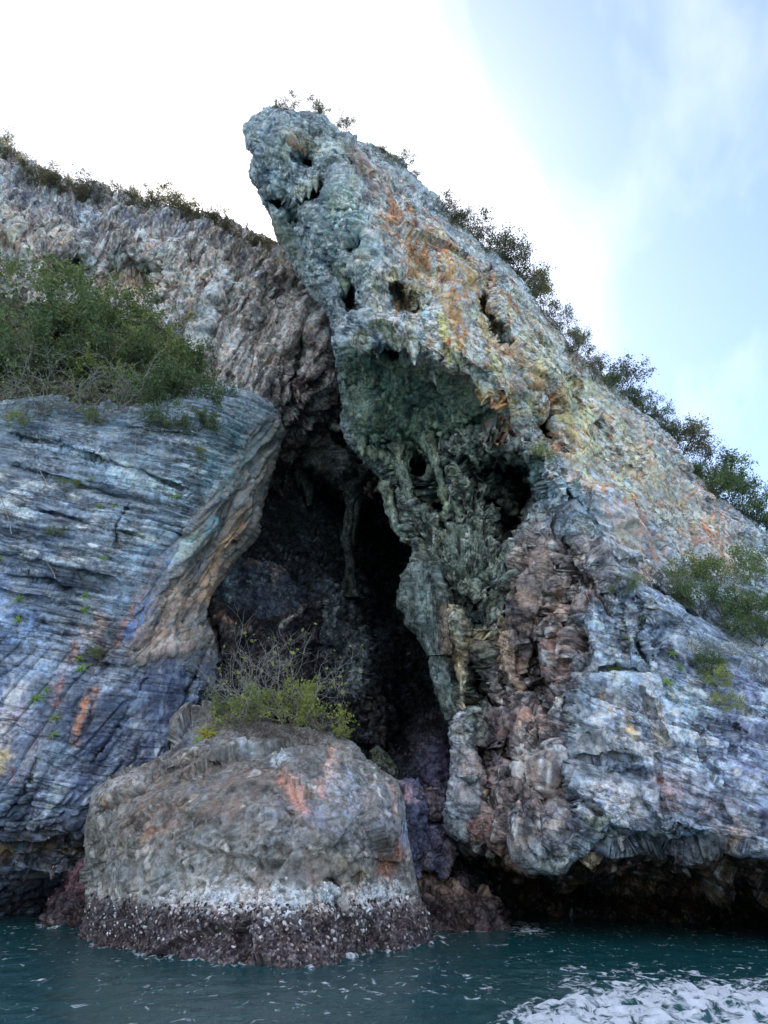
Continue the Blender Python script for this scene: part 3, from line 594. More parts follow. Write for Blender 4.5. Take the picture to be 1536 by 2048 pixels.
def col_tower(P, px, py, fx, fy):
    c = palette(P, [(74, 80, 88), (118, 125, 130), (156, 161, 160), (128, 134, 136), (200, 201, 196)], 0, 9.0, Q=0.5 * plate(P, BED_T, 0.45, 3) + 0.5 * rod(P, (0, 0, 1), 0.9, 3)) * (0.72 + 0.56 * KEEP['tower'][:, None]) * 1.15
    cb = palette(P, [(74, 79, 91), (112, 120, 131), (150, 157, 164), (124, 131, 144), (194, 202, 214)], 0, 13.0, Q=plate(P, BED_R, 0.6, 3)) * (0.72 + 0.56 * KEEP['tower'][:, None])
    b = soft(px, py, BUTT, 60)[:, None] * 0.9; c = c * (1 - b) + cb * b
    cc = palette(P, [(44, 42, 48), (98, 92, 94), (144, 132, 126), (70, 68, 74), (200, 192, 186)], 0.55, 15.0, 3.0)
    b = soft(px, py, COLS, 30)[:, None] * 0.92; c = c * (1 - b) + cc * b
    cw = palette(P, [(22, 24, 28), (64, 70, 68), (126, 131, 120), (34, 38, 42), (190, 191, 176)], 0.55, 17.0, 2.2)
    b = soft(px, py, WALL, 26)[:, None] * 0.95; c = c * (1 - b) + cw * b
    cu = palette(P, [(62, 72, 70), (96, 106, 98), (128, 136, 120), (84, 94, 92), (150, 156, 138)], 0.8, 19.0, 1.0)
    b = soft(px, py, UNDER, 12)[:, None] * 0.97; c = c * (1 - b) + cu * b
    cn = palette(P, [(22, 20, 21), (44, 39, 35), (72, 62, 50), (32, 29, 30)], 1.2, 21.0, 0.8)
    b = soft(px, py, NOTCH, 14)[:, None] * 0.97; c = c * (1 - b) + cn * b  # undercut palette darkened to stand for its shade
    # drip streaks: rust, cream and teal running straight down the upper face
    rf = soft(px, py, RFACE, 50); st1 = fbm(rod(P, (0.03, 0.0, 1), 0.5, 9) + 3, 4, 0.6); st2 = fbm(rod(P, (0.03, 0.0, 1), 0.4, 9) + 33, 4, 0.6); st3 = fbm(rod(P, (0.03, 0.0, 1), 0.3, 12) + 63, 3, 0.6)
    for w_, cl_ in ((rf * 0.8 * sstep(0.0, 0.30, st1), (210, 202, 192)), (rf * 0.95 * sstep(0.0, 0.2, st2), (208, 118, 74)), ((0.35 + 0.65 * rf) * 0.8 * sstep(0.14, 0.36, st3) * (1 - soft(px, py, UNDER, 14)), (206, 210, 206)), (0.5 * sstep(0.18, 0.4, -st3), (58, 66, 70))):
        w_ = (0.75 * w_)[:, None]; c = c * (1 - w_) + srgb(cl_) * w_
    OR = (208, 122, 70); TA = (204, 168, 124); CR = (206, 190, 162)
    return stain(c, P, fx, fy, [
        ('area', [(480, 210), (640, 215), (760, 320), (700, 430), (620, 420), (500, 360)], 50, (122, 128, 136), 0.65),
        ('line', [(560, 300), (620, 290), (690, 320)], 22, (168, 160, 132), 0.5), ('line', [(585, 300), (615, 295)], 10, (196, 132, 100), 0.8),
        ('line', [(505, 350), (520, 430), (590, 520)], 22, (66, 62, 72), 0.75), ('line', [(540, 440), (590, 520)], 16, (150, 150, 112), 0.6),
        ('line', [(600, 310), (640, 370), (640, 420)], 16, (84, 90, 104), 0.7), ('line', [(640, 340), (590, 400)], 8, (196, 200, 200), 0.8),
        ('line', [(720, 330), (790, 420), (800, 470), (850, 520)], 30, (158, 122, 100), 0.75), ('line', [(770, 440), (830, 500), (850, 560)], 22, (184, 142, 106), 0.6),
        ('line', [(690, 420), (730, 520)], 30, (120, 146, 142), 0.6), ('line', [(700, 380), (690, 420)], 18, (150, 156, 112), 0.5),
        ('line', [(740, 540), (760, 640)], 24, (190, 180, 150), 0.5), ('line', [(790, 560), (815, 590)], 14, (208, 146, 84), 0.8), ('line', [(870, 470), (930, 520)], 22, (196, 160, 112), 0.6),
        ('line', [(888, 495), (900, 545), (905, 580)], 12, (196, 100, 76), 0.95), ('line', [(885, 530), (1000, 620)], 40, TA, 0.45),
        ('line', [(905, 598), (920, 650), (925, 735)], 19, OR, 1.0), ('line', [(940, 560), (975, 650), (1000, 740)], 14, (206, 136, 88), 0.8), ('line', [(1090, 690), (1140, 790), (1200, 900)], 16, (208, 140, 90), 0.8), ('line', [(1180, 760), (1250, 880), (1330, 1000)], 18, (206, 160, 118), 0.7), ('line', [(850, 600), (870, 690), (960, 760)], 45, (200, 190, 168), 0.7),
        ('line', [(856, 625), (846, 700)], 9, (126, 174, 192), 0.95), ('line', [(832, 610), (824, 690)], 10, (176, 180, 146), 0.6), ('line', [(888, 640), (895, 720)], 10, (206, 164, 104), 0.8),
        ('line', [(985, 740), (1000, 800), (1010, 860)], 17, (218, 126, 70), 0.95), ('line', [(960, 640), (1040, 760), (1060, 820)], 34, (190, 178, 152), 0.6),
        ('line', [(1020, 690), (1060, 760), (1110, 800)], 24, (186, 102, 70), 0.9), ('line', [(1060, 700), (1150, 800), (1170, 900), (1250, 960)], 40, (210, 182, 146), 0.8),
        ('line', [(1120, 850), (1150, 900)], 16, (216, 150, 84), 0.85), ('line', [(1100, 830), (1110, 890)], 14, (206, 162, 126), 0.8),
        ('line', [(1060, 640), (1180, 780), (1280, 920), (1360, 1050)], 40, (192, 188, 172), 0.5), ('line', [(1150, 930), (1220, 1000), (1300, 1020)], 26, (196, 158, 122), 0.75),
        ('line', [(1180, 820), (1260, 900), (1330, 1000)], 26, (122, 144, 140), 0.5), ('line', [(1250, 1050), (1290, 1140)], 26, (206, 178, 146), 0.7), ('line', [(1320, 1060), (1350, 1150)], 16, (196, 204, 206), 0.7),
        ('line', [(1380, 1000), (1430, 1080), (1460, 1110)], 34, (184, 150, 128), 0.75), ('line', [(1410, 1070), (1450, 1090)], 14, (206, 118, 86), 0.85), ('line', [(1480, 1010), (1536, 1100)], 26, (110, 118, 134), 0.6),
        ('line', [(1090, 930), (1150, 980), (1180, 1010)], 40, (124, 152, 154), 0.75), ('line', [(1200, 1010), (1300, 1060)], 40, (104, 120, 138), 0.5),
        ('line', [(1210, 1060), (1240, 1100)], 30, (196, 198, 190), 0.5),
        ('area', [(1075, 1010), (1130, 1020), (1180, 1090), (1200, 1180), (1120, 1240), (1040, 1180), (1040, 1100)], 18, (152, 140, 130), 0.5),
        ('line', [(1105, 1160), (1118, 1230)], 9, (182, 148, 122), 0.6), ('line', [(1125, 1280), (1130, 1360)], 9, (172, 122, 98), 0.65), ('line', [(1060, 1200), (1080, 1240), (1060, 1280)], 14, (172, 150, 138), 0.55),
        ('line', [(905, 1215), (925, 1300), (920, 1420)], 17, (176, 160, 134), 0.95), ('line', [(925, 1430), (930, 1530), (920, 1640)], 20, (158, 160, 166), 0.85), ('line', [(1005, 1260), (1020, 1330), (1030, 1400)], 15, (178, 152, 126), 0.9),
        ('line', [(975, 1255), (985, 1300)], 10, (190, 170, 140), 0.8), ('line', [(1045, 1460), (1060, 1440), (1110, 1470)], 14, (184, 152, 138), 0.6), ('line', [(1050, 1490), (1070, 1560)], 22, (206, 196, 186), 0.75),
        ('line', [(1000, 1440), (980, 1560)], 30, (86, 74, 80), 0.6), ('area', [(940, 1290), (1000, 1270), (990, 1420), (950, 1420)], 14, (52, 52, 66), 0.75), ('area', [(1040, 1300), (1105, 1240), (1110, 1420), (1050, 1400)], 14, (66, 56, 58), 0.7),  # both areas paint shade into the gaps between columns
        ('line', [(975, 1640), (1020, 1680), (1080, 1720)], 16, (158, 124, 112), 0.7), ('line', [(1180, 1620), (1190, 1650)], 14, (222, 212, 204), 0.8),
        ('line', [(1200, 1390), (1260, 1440), (1290, 1500)], 14, (192, 156, 104), 0.8), ('line', [(1290, 1360), (1310, 1420), (1340, 1500)], 14, (192, 170, 150), 0.85), ('line', [(1185, 1480), (1290, 1500)], 26, (196, 204, 222), 0.5),
        ('line', [(1200, 1570), (1290, 1600)], 40, (190, 186, 182), 0.7), ('line', [(1320, 1570), (1340, 1610)], 18, (146, 106, 96), 0.85), ('line', [(1440, 1650), (1470, 1680)], 14, (198, 160, 122), 0.8), ('line', [(1200, 1250), (1230, 1330)], 20, (184, 200, 216), 0.6),
        ('line', [(1370, 1380), (1380, 1480)], 22, (172, 192, 210), 0.6), ('line', [(1480, 1400), (1536, 1600)], 50, (98, 102, 142), 0.6), ('line', [(1350, 1580), (1480, 1660)], 36, (164, 154, 158), 0.6),
        ('area', [(900, 1796), (1100, 1786), (1300, 1798), (1536, 1800), (1900, 1780), (1900, 1960), (880, 1960)], 12, (16, 15, 17), 0.98), ('area', [(905, 1690), (960, 1700), (1060, 1770), (1060, 1880), (960, 1850)], 14, (18, 17, 20), 0.9), ('line', [(1020, 1735), (1150, 1780)], 14, (112, 96, 74), 0.7), ('line', [(1250, 1770), (1290, 1790)], 20, (106, 86, 60), 0.7), ('line', [(1350, 1760), (1400, 1790)], 24, (96, 78, 56), 0.7),  # near-black areas paint the undercut's shade; the brown lines are rock stains
        ('line', [(860, 870), (880, 960), (895, 1020)], 9, (166, 172, 140), 0.85), ('line', [(900, 1090), (960, 1110)], 40, (136, 142, 124), 0.5), ('line', [(990, 980), (1050, 1000)], 36, (40, 42, 46), 0.7), ('line', [(1040, 960), (1050, 1060)], 26, (30, 30, 36), 0.7),  # the last two lines paint shade into the wall recess
        ('line', [(1030, 800), (1090, 850), (1090, 900)], 20, (112, 122, 84), 0.6),
    ], 13.0)
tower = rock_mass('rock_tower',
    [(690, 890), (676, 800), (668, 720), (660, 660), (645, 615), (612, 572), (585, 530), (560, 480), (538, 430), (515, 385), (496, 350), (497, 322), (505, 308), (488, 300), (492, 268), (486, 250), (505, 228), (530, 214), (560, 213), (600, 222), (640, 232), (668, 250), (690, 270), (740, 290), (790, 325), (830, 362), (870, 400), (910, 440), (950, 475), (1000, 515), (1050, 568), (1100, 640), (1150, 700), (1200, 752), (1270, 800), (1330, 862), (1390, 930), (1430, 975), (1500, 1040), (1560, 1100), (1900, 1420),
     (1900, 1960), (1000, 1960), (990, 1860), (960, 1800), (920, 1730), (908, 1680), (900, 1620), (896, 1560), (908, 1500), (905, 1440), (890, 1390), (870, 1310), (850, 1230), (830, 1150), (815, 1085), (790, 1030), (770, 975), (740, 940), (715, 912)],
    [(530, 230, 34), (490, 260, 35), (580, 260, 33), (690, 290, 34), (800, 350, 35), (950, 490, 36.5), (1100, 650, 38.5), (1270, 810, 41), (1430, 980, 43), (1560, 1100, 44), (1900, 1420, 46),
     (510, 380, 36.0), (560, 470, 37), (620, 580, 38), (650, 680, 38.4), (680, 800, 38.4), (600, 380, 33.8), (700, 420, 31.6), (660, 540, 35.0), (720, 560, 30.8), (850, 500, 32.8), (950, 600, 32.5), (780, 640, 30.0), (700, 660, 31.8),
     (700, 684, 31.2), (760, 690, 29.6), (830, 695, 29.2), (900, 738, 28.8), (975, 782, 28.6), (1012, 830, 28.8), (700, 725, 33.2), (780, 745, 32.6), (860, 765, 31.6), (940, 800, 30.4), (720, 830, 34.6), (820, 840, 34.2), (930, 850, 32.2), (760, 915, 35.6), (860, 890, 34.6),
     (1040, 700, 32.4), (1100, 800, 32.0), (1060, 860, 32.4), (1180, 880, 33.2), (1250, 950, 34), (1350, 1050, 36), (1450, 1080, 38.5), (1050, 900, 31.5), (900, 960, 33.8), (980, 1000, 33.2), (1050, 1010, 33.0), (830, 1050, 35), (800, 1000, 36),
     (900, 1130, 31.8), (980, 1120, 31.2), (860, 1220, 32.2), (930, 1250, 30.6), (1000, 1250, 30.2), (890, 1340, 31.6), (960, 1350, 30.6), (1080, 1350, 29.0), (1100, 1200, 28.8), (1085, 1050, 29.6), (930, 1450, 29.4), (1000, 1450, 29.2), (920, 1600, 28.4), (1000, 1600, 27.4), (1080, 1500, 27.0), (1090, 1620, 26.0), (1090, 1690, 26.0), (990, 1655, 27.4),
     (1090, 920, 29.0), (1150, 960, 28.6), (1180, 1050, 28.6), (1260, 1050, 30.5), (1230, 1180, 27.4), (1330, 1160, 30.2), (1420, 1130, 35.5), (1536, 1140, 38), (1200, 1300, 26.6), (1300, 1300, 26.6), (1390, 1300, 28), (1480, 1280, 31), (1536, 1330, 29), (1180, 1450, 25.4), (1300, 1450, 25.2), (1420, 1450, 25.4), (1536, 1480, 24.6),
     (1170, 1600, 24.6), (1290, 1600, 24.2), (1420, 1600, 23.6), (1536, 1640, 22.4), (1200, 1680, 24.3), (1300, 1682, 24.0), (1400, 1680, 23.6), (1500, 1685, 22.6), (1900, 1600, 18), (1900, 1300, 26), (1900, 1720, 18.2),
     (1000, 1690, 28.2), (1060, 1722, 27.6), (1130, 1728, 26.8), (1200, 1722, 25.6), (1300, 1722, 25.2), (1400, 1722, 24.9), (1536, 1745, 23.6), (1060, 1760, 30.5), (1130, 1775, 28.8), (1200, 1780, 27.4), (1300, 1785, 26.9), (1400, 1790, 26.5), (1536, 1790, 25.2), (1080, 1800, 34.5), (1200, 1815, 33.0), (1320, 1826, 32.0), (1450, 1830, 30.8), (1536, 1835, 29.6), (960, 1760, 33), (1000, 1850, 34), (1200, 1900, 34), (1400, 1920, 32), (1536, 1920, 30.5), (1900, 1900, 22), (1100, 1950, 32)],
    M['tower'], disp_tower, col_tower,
    feats=[
        ('hole', [(1005, 930), (1038, 950), (1052, 990), (1046, 1040), (1020, 1075)], 36, 3.4), ('hole', [(985, 1010), (1010, 1040)], 18, 2.2), ('hole', [(700, 566), (702, 612)], 13, 2.6), ('hole', [(788, 572), (796, 580), (806, 596)], 8, 1.6), ('hole', [(972, 560), (976, 574)], 8, 2.0), ('hole', [(968, 604), (984, 640), (1006, 690)], 13, 2.6), ('hole', [(1018, 690), (1024, 706)], 9, 2.0),
        ('hole', [(1090, 806), (1098, 850), (1088, 880)], 14, 2.6), ('hole', [(716, 482), (702, 496)], 7, 2.0), ('hole', [(612, 322), (632, 340)], 14, 1.8), ('hole', [(628, 400), (645, 360)], 8, 1.6), ('hole', [(556, 404), (575, 418), (592, 440)], 10, 1.8), ('hole', [(770, 700), (800, 712)], 12, 1.6), ('hole', [(828, 808), (848, 812)], 8, 1.5),
        ('hole', [(832, 935), (846, 990)], 11, 2.4), ('hole', [(878, 950), (870, 1010)], 11, 2.2), ('hole', [(975, 1185), (1005, 1215)], 18, 2.2), ('hole', [(915, 1205), (965, 1222)], 9, 2.0), ('hole', [(958, 1290), (966, 1345), (975, 1405)], 17, 2.4), ('hole', [(1065, 1290), (1078, 1335)], 11, 1.8), ('hole', [(1112, 1345), (1104, 1432)], 8, 2.2), ('hole', [(935, 930), (950, 950)], 10, 1.8), ('hole', [(990, 905), (1010, 925)], 10, 2.0), ('hole', [(905, 1050), (925, 1060)], 8, 1.6),
        ('crack', [(945, 1215), (952, 1300), (946, 1420), (958, 1560), (950, 1640)], 7, 1.3), ('crack', [(996, 1255), (1002, 1330), (1012, 1410)], 6, 1.1), ('crack', [(1046, 1220), (1050, 1320), (1046, 1420)], 7, 1.2), ('crack', [(1092, 1080), (1098, 1180), (1104, 1330)], 6, 1.1), ('crack', [(1142, 1110), (1146, 1220), (1150, 1400)], 6, 1.0), ('crack', [(1035, 1080), (1040, 1200)], 6, 1.0), ('crack', [(1010, 1440), (1030, 1560), (1025, 1690)], 7, 0.9), ('crack', [(1120, 1450), (1112, 1600), (1130, 1700)], 7, 0.9), ('crack', [(960, 1480), (1010, 1500), (1060, 1600)], 6, 0.7), ('crack', [(1030, 1420), (1110, 1440), (1140, 1480)], 6, 1.0),
        ('crack', [(1190, 1100), (1230, 1130), (1300, 1120)], 5, 0.8), ('crack', [(1215, 1000), (1290, 1060), (1330, 1110)], 5, 0.9), ('step', [(1330, 1070), (1270, 1010), (1200, 985)], 5, 0.6, 50), ('crack', [(1150, 640), (1230, 780), (1330, 920)], 6, 0.7), ('crack', [(1000, 560), (1080, 690), (1180, 830), (1290, 980)], 7, 0.9),
        ('soft', [(610, 320), (635, 350), (640, 400)], 22, -1.2), ('bump', [(640, 340), (610, 380), (585, 400)], 10, 0.40), ('soft', [(550, 400), (590, 440)], 16, -0.9), ('soft', [(570, 450), (600, 520)], 16, -0.9), ('soft', [(560, 380), (600, 420)], 10, 0.2),
        ('soft', [(700, 340), (730, 360)], 16, -0.9), ('soft', [(720, 485), (700, 500)], 10, -1.2), ('bump', [(700, 480), (690, 510), (680, 560), (650, 590)], 10, 0.40), ('soft', [(705, 560), (700, 610)], 15, -1.6), ('bump', [(680, 560), (670, 590), (690, 630)], 12, 0.50), ('soft', [(795, 575), (800, 590)], 12, -0.5),
        ('soft', [(820, 600), (830, 620)], 14, -0.9), ('soft', [(830, 520), (850, 530)], 12, -0.4), ('soft', [(965, 555), (975, 580)], 14, -1.0), ('soft', [(968, 600), (985, 640), (1010, 690)], 15, -2.0), ('soft', [(1000, 660), (1020, 700)], 14, -1.6), ('soft', [(980, 545), (975, 565)], 9, -1.0),
        ('soft', [(1085, 800), (1095, 850), (1085, 880)], 17, -2.0), ('soft', [(1050, 810), (1070, 850)], 22, -1.2), ('step', [(1010, 690), (1060, 770), (1105, 800), (1110, 880), (1160, 920)], 5, -1.0, 45),
        ('bump', [(870, 640), (985, 770), (1030, 880), (1080, 905)], 22, 0.35), ('step', [(1035, 890), (985, 800), (900, 745), (830, 705), (750, 690), (690, 700)], 4, 0.9, 160),
        ('step', [(690, 690), (668, 760), (690, 880)], 6, -0.6, 60), ('bump', [(695, 700), (700, 770)], 14, 0.35), ('step', [(850, 880), (930, 850), (1000, 810)], 4, -0.8, 60), ('step', [(860, 905), (920, 880), (990, 850), (1040, 890)], 4, 0.8, 50),
        ('bump', [(860, 870), (875, 940), (890, 1020)], 11, 0.45), ('bump', [(895, 890), (920, 960), (930, 1010)], 12, 0.40), ('bump', [(800, 930), (820, 1000), (825, 1060)], 12, 0.40), ('bump', [(770, 960), (790, 1050), (820, 1080)], 9, 0.40), ('soft', [(1020, 940), (1050, 1000), (1030, 1060)], 34, -2.0), ('soft', [(880, 970), (870, 1010)], 16, -1.2), ('soft', [(835, 930), (850, 1000)], 14, -1.4),
        ('soft', [(980, 1180), (1000, 1210)], 24, -1.4), ('soft', [(910, 1200), (960, 1220)], 14, -1.2),
        # the free-standing block at the head of the buttress and its joints
        ('step', [(1200, 985), (1140, 940), (1085, 912), (1090, 985), (1115, 1030), (1165, 1060)], 4, -1.5, 90), ('crack', [(1125, 930), (1140, 990), (1165, 1040)], 4, 0.8), ('crack', [(1180, 960), (1175, 1010), (1160, 1060), (1200, 1080)], 4, 0.9),
        ('step', [(1165, 1040), (1120, 1035), (1118, 1065), (1160, 1075)], 4, -0.8, 40),
        ('step', [(1235, 1185), (1175, 1215), (1190, 1320), (1150, 1440), (1140, 1560), (1165, 1670)], 5, -1.3, 120), ('crack', [(1290, 1195), (1285, 1280), (1295, 1340)], 4, 1.0), ('crack', [(1250, 1200), (1255, 1330)], 3, 0.6), ('crack', [(1295, 1340), (1240, 1330), (1190, 1345)], 3, 0.6), ('crack', [(1300, 1170), (1340, 1200), (1400, 1240)], 4, 0.8), ('crack', [(1330, 1270), (1300, 1275), (1302, 1320)], 4, 0.7),
        ('crack', [(1145, 1510), (1220, 1505), (1285, 1525)], 5, 0.7), ('crack', [(1315, 1500), (1320, 1590), (1350, 1680)], 3.5, 0.4), ('crack', [(1400, 1440), (1405, 1520), (1450, 1560)], 3.5, 0.4), ('crack', [(1475, 1430), (1460, 1530)], 3.5, 0.4), ('step', [(1285, 1520), (1290, 1600), (1330, 1660), (1340, 1720)], 5, -0.6, 60), ('crack', [(1280, 1370), (1310, 1440), (1350, 1500)], 6, 0.6),
        ('bump', [(905, 1210), (925, 1300), (922, 1430)], 17, 0.23), ('bump', [(925, 1430), (935, 1550), (925, 1650)], 20, 0.25), ('bump', [(1010, 1240), (1025, 1330), (1030, 1400)], 16, 0.20), ('bump', [(975, 1250), (985, 1320), (1000, 1400)], 9, 0.25), ('soft', [(960, 1290), (965, 1400)], 20, -1.5), ('soft', [(1075, 1270), (1090, 1400)], 22, -1.4), ('soft', [(1115, 1340), (1105, 1430)], 12, -1.2),
        ('bump', [(1105, 1130), (1118, 1260)], 12, 0.25), ('bump', [(1130, 1250), (1130, 1370)], 14, 0.30), ('bump', [(1060, 1100), (1070, 1260)], 14, 0.30), ('bump', [(1050, 1360), (1080, 1340)], 22, 0.40), ('bump', [(1060, 1450), (1075, 1560)], 30, 0.35), ('soft', [(970, 1500), (980, 1580)], 18, -0.8), ('soft', [(950, 1640), (960, 1600)], 8, -0.8),
        ('bump', [(1210, 1560), (1240, 1680)], 40, 0.30), ('bump', [(1340, 1640), (1350, 1670)], 26, 0.30), ('bump', [(1250, 1730), (1270, 1780)], 44, 0.9), ('bump', [(1370, 1725), (1390, 1780)], 36, 0.9), ('crack', [(1310, 1700), (1300, 1800)], 12, 1.0),
        ('step', [(905, 1672), (1000, 1680), (1070, 1708), (1180, 1696), (1250, 1706), (1310, 1688), (1390, 1694), (1460, 1684), (1536, 1722)], 6, -0.7, 60),
    ],
    tex=lambda V: plate(V, (0.45, -0.1, 0.9), 0.9, 3.0), smo=lambda P, px, py: np.clip(0.85 * sstep(-0.1, 0.35, fbm(P / 3 + 5, 2)) + 0.5 * soft(px, py, UNDER, 10), 0, 1), rnd=(26, 1.4), seed=4.0, edge=(6, 60, 3, 15), back=(0.6, 3, 8, 18, 32), pull=(3, 12, 30, 60, 95))
tag(tower, 'tall leaning limestone tower streaked orange and teal, running down to the right', 'cliff')

# ---- boulder in front of the cave
OY = (168, 164, 160)
def disp_boulder(P, N, px, py, s):
    z = P[:, 2]
    tide = sstep(1.3, 0.85, z + 0.25 * fbm(P / 0.8, 3)); mid = sstep(3.4, 2.6, z) * (1 - tide)
    d = 0.16 * fbm(P / 2.2 + 3, 3) + 0.05 * fbm(P / 0.6 + 2, 3)
    fa, fe = d_facet(P, 2.4, 7.0, 0.15, 0.1); d += 0.55 * fa
    fa, fe = d_facet(P, 0.9, 17.0, 0.3, 0.15); d += 0.15 * fa + (1 - tide) * (0.07 * crev(plate(P, (-0.5, 0.1, 1), 0.7, 3.5), 3.0, 0.8))
    fb, fe = d_facet(P, 0.3, 9.0, 0.3); d += 0.025 * fb
    d += mid * (0.22 * d_pits(P @ np.array([[1, 0, 0], [0, 1, 0], [0.5, 0, 0.7]]), 0.30, 4.0))
    d += tide * (0.05 * fbm(P / 0.07, 2) + 0.10 * fbm(P / 0.28 + 4, 3) + 0.10 * d_flute(P, (0, 0, 1), 0.5, 4, 9.0, 2) + 0.03)
    d += 0.025 * fbm(P / 0.1 + 9, 3, 0.6)
    return d * (0.6 + 0.4 * sstep(0, 14, s))
def col_boulder(P, px, py, fx, fy):
    z = P[:, 2]
    c = 0.9 * palette(P, [(80, 79, 78), (108, 107, 104), (134, 132, 129), (102, 99, 94), (164, 161, 157)], 0.9, 31.0, 1.0)
    c = stain(c, P, fx, fy, [
        ('area', [(230, 1560), (420, 1490), (560, 1480), (520, 1560), (470, 1640), (330, 1680), (200, 1700), (185, 1620)], 40, (106, 100, 94), 0.6),
        ('area', [(520, 1450), (690, 1470), (640, 1540), (540, 1560)], 24, (100, 95, 90), 0.6),
        ('line', [(200, 1595), (270, 1565)], 16, (178, 174, 172), 0.7), ('line', [(200, 1612), (285, 1590)], 6, (168, 110, 84), 0.7), ('line', [(290, 1670), (340, 1640)], 8, (176, 92, 80), 0.8), ('line', [(280, 1680), (360, 1630)], 16, (152, 132, 104), 0.6),
        ('line', [(350, 1430), (400, 1470)], 30, (116, 120, 136), 0.6), ('line', [(480, 1490), (500, 1498)], 10, (192, 204, 214), 0.9), ('line', [(550, 1510), (575, 1530)], 13, (190, 200, 208), 0.8),
        ('line', [(565, 1560), (600, 1590), (610, 1630)], 12, (206, 146, 122), 0.75), ('line', [(670, 1500), (660, 1550)], 13, (200, 164, 148), 0.7), ('line', [(640, 1570), (650, 1600)], 9, (222, 156, 130), 0.7),
        ('line', [(560, 1620), (590, 1660), (700, 1640)], 30, (138, 139, 152), 0.5), ('line', [(690, 1570), (720, 1640)], 36, (170, 173, 184), 0.6), ('line', [(745, 1550), (752, 1600)], 5, (226, 222, 220), 0.9), ('line', [(790, 1570), (800, 1620)], 12, (206, 168, 156), 0.7),
        ('line', [(806, 1600), (815, 1690)], 8, (168, 186, 222), 0.9), ('line', [(800, 1690), (780, 1740)], 22, (146, 92, 70), 0.9), ('line', [(640, 1730), (720, 1740)], 26, (134, 126, 104), 0.6), ('line', [(620, 1740), (625, 1760)], 14, (150, 96, 84), 0.6),
        ('area', [(330, 1650), (560, 1650), (600, 1770), (250, 1780), (200, 1740)], 40, (138, 138, 136), 0.5), ('area', [(200, 1600), (420, 1540), (560, 1560), (480, 1650), (260, 1680)], 50, (126, 110, 102), 0.6), ('area', [(600, 1560), (790, 1580), (805, 1680), (640, 1680)], 40, (150, 144, 150), 0.5),
    ], 33.0)
    n = fbm(P / 0.5 + 3, 4, 0.6)
    wb = np.exp(-((z - 1.27 - 0.35 * n) / 0.27) ** 2) * sstep(-0.35, 0.25, fbm(P / 0.16 + 7, 3) + 0.35 * n)
    wb *= 0.25 + 0.75 * sstep(300, 430, px) * sstep(840, 780, px)
    c = c * (1 - 0.9 * wb[:, None]) + srgb((222, 218, 214)) * 0.9 * wb[:, None]
    tide = sstep(1.2, 0.8, z + 0.4 * n)[:, None] * 0.93
    tc_ = palette(P, [(38, 35, 38), (62, 57, 60), (92, 86, 88), (54, 48, 51), (128, 120, 119)], 0.28, 35.0, 1.6)
    return c * (1 - tide) + tc_ * tide
boulder = rock_mass('boulder',
    [(160, 1960), (164, 1872), (168, 1800), (170, 1725), (173, 1640), (187, 1590), (217, 1556), (258, 1538), (305, 1518), (336, 1500), (350, 1452), (376, 1413), (415, 1409), (452, 1425), (500, 1440), (560, 1448), (630, 1458), (690, 1476), (726, 1514), (762, 1538), (797, 1556), (812, 1600), (820, 1684), (832, 1743), (848, 1813), (856, 1872), (860, 1960), (700, 1985), (400, 1985)],
    [(160, 1880, 25.6), (170, 1725, 25.4), (180, 1610, 25.4), (230, 1560, 25.4), (300, 1525, 25.4), (376, 1415, 27.5), (480, 1440, 27.0), (620, 1460, 26.0), (690, 1480, 25.4), (760, 1540, 24.6), (800, 1560, 24.6), (815, 1690, 24.6), (850, 1820, 24.9), (858, 1890, 25.0),
     (400, 1520, 24.4), (520, 1530, 23.6), (620, 1530, 23.2), (330, 1600, 23.4), (500, 1600, 22.0), (640, 1600, 21.8), (740, 1600, 23.0), (250, 1680, 23.6), (400, 1680, 21.8), (560, 1680, 21.0), (700, 1680, 21.8), (770, 1700, 23.0), (260, 1780, 23.0), (400, 1790, 21.2), (540, 1790, 20.5), (680, 1790, 21.4), (780, 1790, 22.9),
     (200, 1890, 24.2), (260, 1900, 22.9), (330, 1912, 21.4), (430, 1930, 19.9), (530, 1936, 19.4), (625, 1932, 19.7), (700, 1910, 21.4), (780, 1898, 22.6), (845, 1888, 24.0), (400, 1985, 19.6), (700, 1985, 20.6), (160, 1960, 24.6), (860, 1960, 24.6)],
    M['boulder'], disp_boulder, col_boulder,
    feats=[('bump', [(195, 1605), (240, 1580), (285, 1560)], 20, 0.5), ('crack', [(200, 1615), (250, 1600), (290, 1590)], 4, 0.35), ('crack', [(530, 1570), (580, 1630), (620, 1670), (640, 1720)], 4, 0.25), ('crack', [(330, 1545), (400, 1525), (440, 1530)], 5, 0.4), ('step', [(640, 1760), (690, 1725), (760, 1720), (815, 1735)], 5, -0.2, 60),
           ('soft', [(660, 1755), (668, 1770)], 7, -0.6), ('soft', [(715, 1750), (712, 1765)], 6, -0.5), ('crack', [(555, 1520), (590, 1560)], 5, 0.3), ('step', [(350, 1500), (420, 1490), (470, 1460)], 4, 0.5, 60), ('soft', [(478, 1840), (482, 1880)], 9, -0.4), ('soft', [(380, 1520), (420, 1515)], 10, -0.4)],
    smo=lambda P, px, py: 0.8 * sstep(-0.15, 0.3, fbm(P / 1.5 + 5, 2)) * sstep(1.4, 1.8, P[:, 2]), rnd=(11, 0.4), seed=5.0, edge=(4, 50, 2.5, 12), back=(0.3, 1.0, 2.0, 3.2), pull=(2, 8, 22, 50))
tag(boulder, 'huge grey angular boulder with an oyster-crusted tide band at the foot of the cave', 'boulder')

